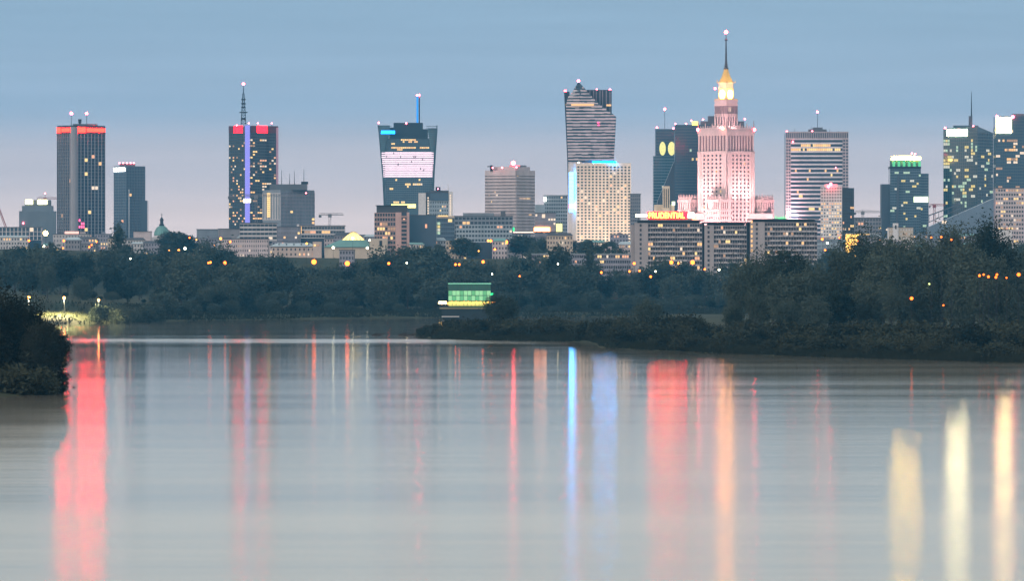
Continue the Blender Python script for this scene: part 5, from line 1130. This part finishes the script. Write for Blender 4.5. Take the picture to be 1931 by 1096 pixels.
# ------------------------------------------------------------------ lamps
def lamp(px, py, D, size, mat, label, group, light=0.0, arm=False, y_=0.0):
    x = at(px, D); z = hz_(x, D); f = F('street_lamp', label, 'street lamp', px, D, z, group); zl = f.Z(py)
    MB().cyl(0, 0, -0.3, zl - size * 0.6, 0.10, 0.06, 6).build('pole', black, f.o)
    MB().ball(0, 0, zl, size, 8).build('lamp_head', mat, f.o)
    if light:
        l = bpy.data.lights.new('lamp_light', 'SPOT'); l.energy = light; l.spot_size = radians(150); l.spot_blend = 0.4; l.color = (1, 0.80, 0.42); l.shadow_soft_size = 0.3
        lo = bpy.data.objects.new('lamp_light', l); COL.objects.link(lo); lo.parent = f.o; lo.location = (0, -size - 0.4, zl - 0.2)
    return f
bankm = EM('bank lamp', (24, 9, 1.8), True)
for (p, q_, D, s_, e_) in ((54, 562, 2948, 0.75, 1.2e5), (121, 562, 2950, 0.6, 1.2e5), (186, 566, 2962, 0.5, 3e4)):
    lamp(p, q_, D, s_, bankm, 'bright warm lamp on the grassy embankment of the far bank', 'lamps along the embankment', e_)
lamp(86, 440, 3700, 1.5, EM('yellow flood lamp', (26, 17, 4.5), True), 'single bright yellow lamp above the round treetops', None)
lamp(592, 494, 3420, 1.35, orangelamp, 'large orange lamp by the cream building at the wood edge', 'big orange lamps'); lamp(655, 497, 3420, 1.3, orangelamp, 'large orange lamp by the cream building at the wood edge', 'big orange lamps')
for i, (p, q_, s_) in enumerate(((393, 496, .5), (397, 495, .6), (424, 496, .85), (733, 497, .7), (767, 496, .45), (859, 499, .6), (866, 499, .6), (911, 494, .8), (928, 517, .4), (1134, 514, .6), (1187, 512, .55), (1196, 497, .7), (1206, 511, .5), (1227, 522, .6), (1266, 495, 1.0), (1279, 497, .5), (1306, 495, 1.15), (1329, 508, .5), (1356, 509, .55), (1236, 512, .4), (980, 521, .4), (1052, 498, .4), (246, 488, .4), (168, 466, .6), (182, 456, .5))):
    lamp(p, q_, 3420 if q_ > 470 else 3900, s_, orangelamp if i not in (4, 8, 18, 19, 21, 22) else whitelamp, 'small orange or white lamp glimmering among the far wood', 'lamps in the far wood')
rl = random.Random(44)
for i in range(34):
    p = rl.choice((rl.uniform(380, 700), rl.uniform(690, 1180), rl.uniform(20, 380), rl.uniform(1545, 1660)))
    lamp(p, rl.uniform(448, 474), rl.uniform(4020, 4340), rl.uniform(0.45, 0.95), rl.choice((orangelamp, whitelamp, bulbm)), 'warm town lamp shining among the low roofs below ' + ('the copper dome' if p < 380 else 'the violet-striped tower' if p < 540 else 'the museum pyramid' if p < 700 else 'the flared tower' if p < 880 else 'the neon store' if p < 1070 else 'the hotel slab' if p < 1300 else 'the banded tower'), 'lamps among the town roofs')
for i, (p, q_, s_) in enumerate(((1847, 520, .45), (1855, 518, .35), (1864, 522, .45), (1880, 518, .4), (1878, 523, .45), (1898, 524, .3), (1921, 518, .65), (1719, 563, .6), (1779, 576, .3), (1756, 448, .3), (1775, 447, .35), (1794, 452, .3))):
    lamp(p, q_, 1850, s_ * 0.85, EM('dim sodium lamp', (4, 0.5, 0.05), False), 'small orange lamp showing through the right-bank wood', 'lamps in the right wood')
f = lamp(1752, 536, 1905, 0.3, EM('green white lamp', (3, 3.6, 1), False), 'pale lamp lighting leaves yellow-green in the right-bank wood', None, 2500)

# ------------------------------------------------------------------ haze
m = bpy.data.materials.new('haze'); m.use_nodes = True; t = m.node_tree; t.nodes.clear()
ho = t.nodes.new('ShaderNodeOutputMaterial'); pv = t.nodes.new('ShaderNodeVolumePrincipled'); t.links.new(pv.outputs[0], ho.inputs['Volume'])
pv.inputs['Color'].default_value = (0.13, 0.58, 1.0, 1); pv.inputs['Density'].default_value = 3.8e-5; pv.inputs['Anisotropy'].default_value = 0.0
hb = MB().box(-4500, 4500, -2400, 9500, -4.0, 285).build('haze', m); hb['kind'] = 'stuff'
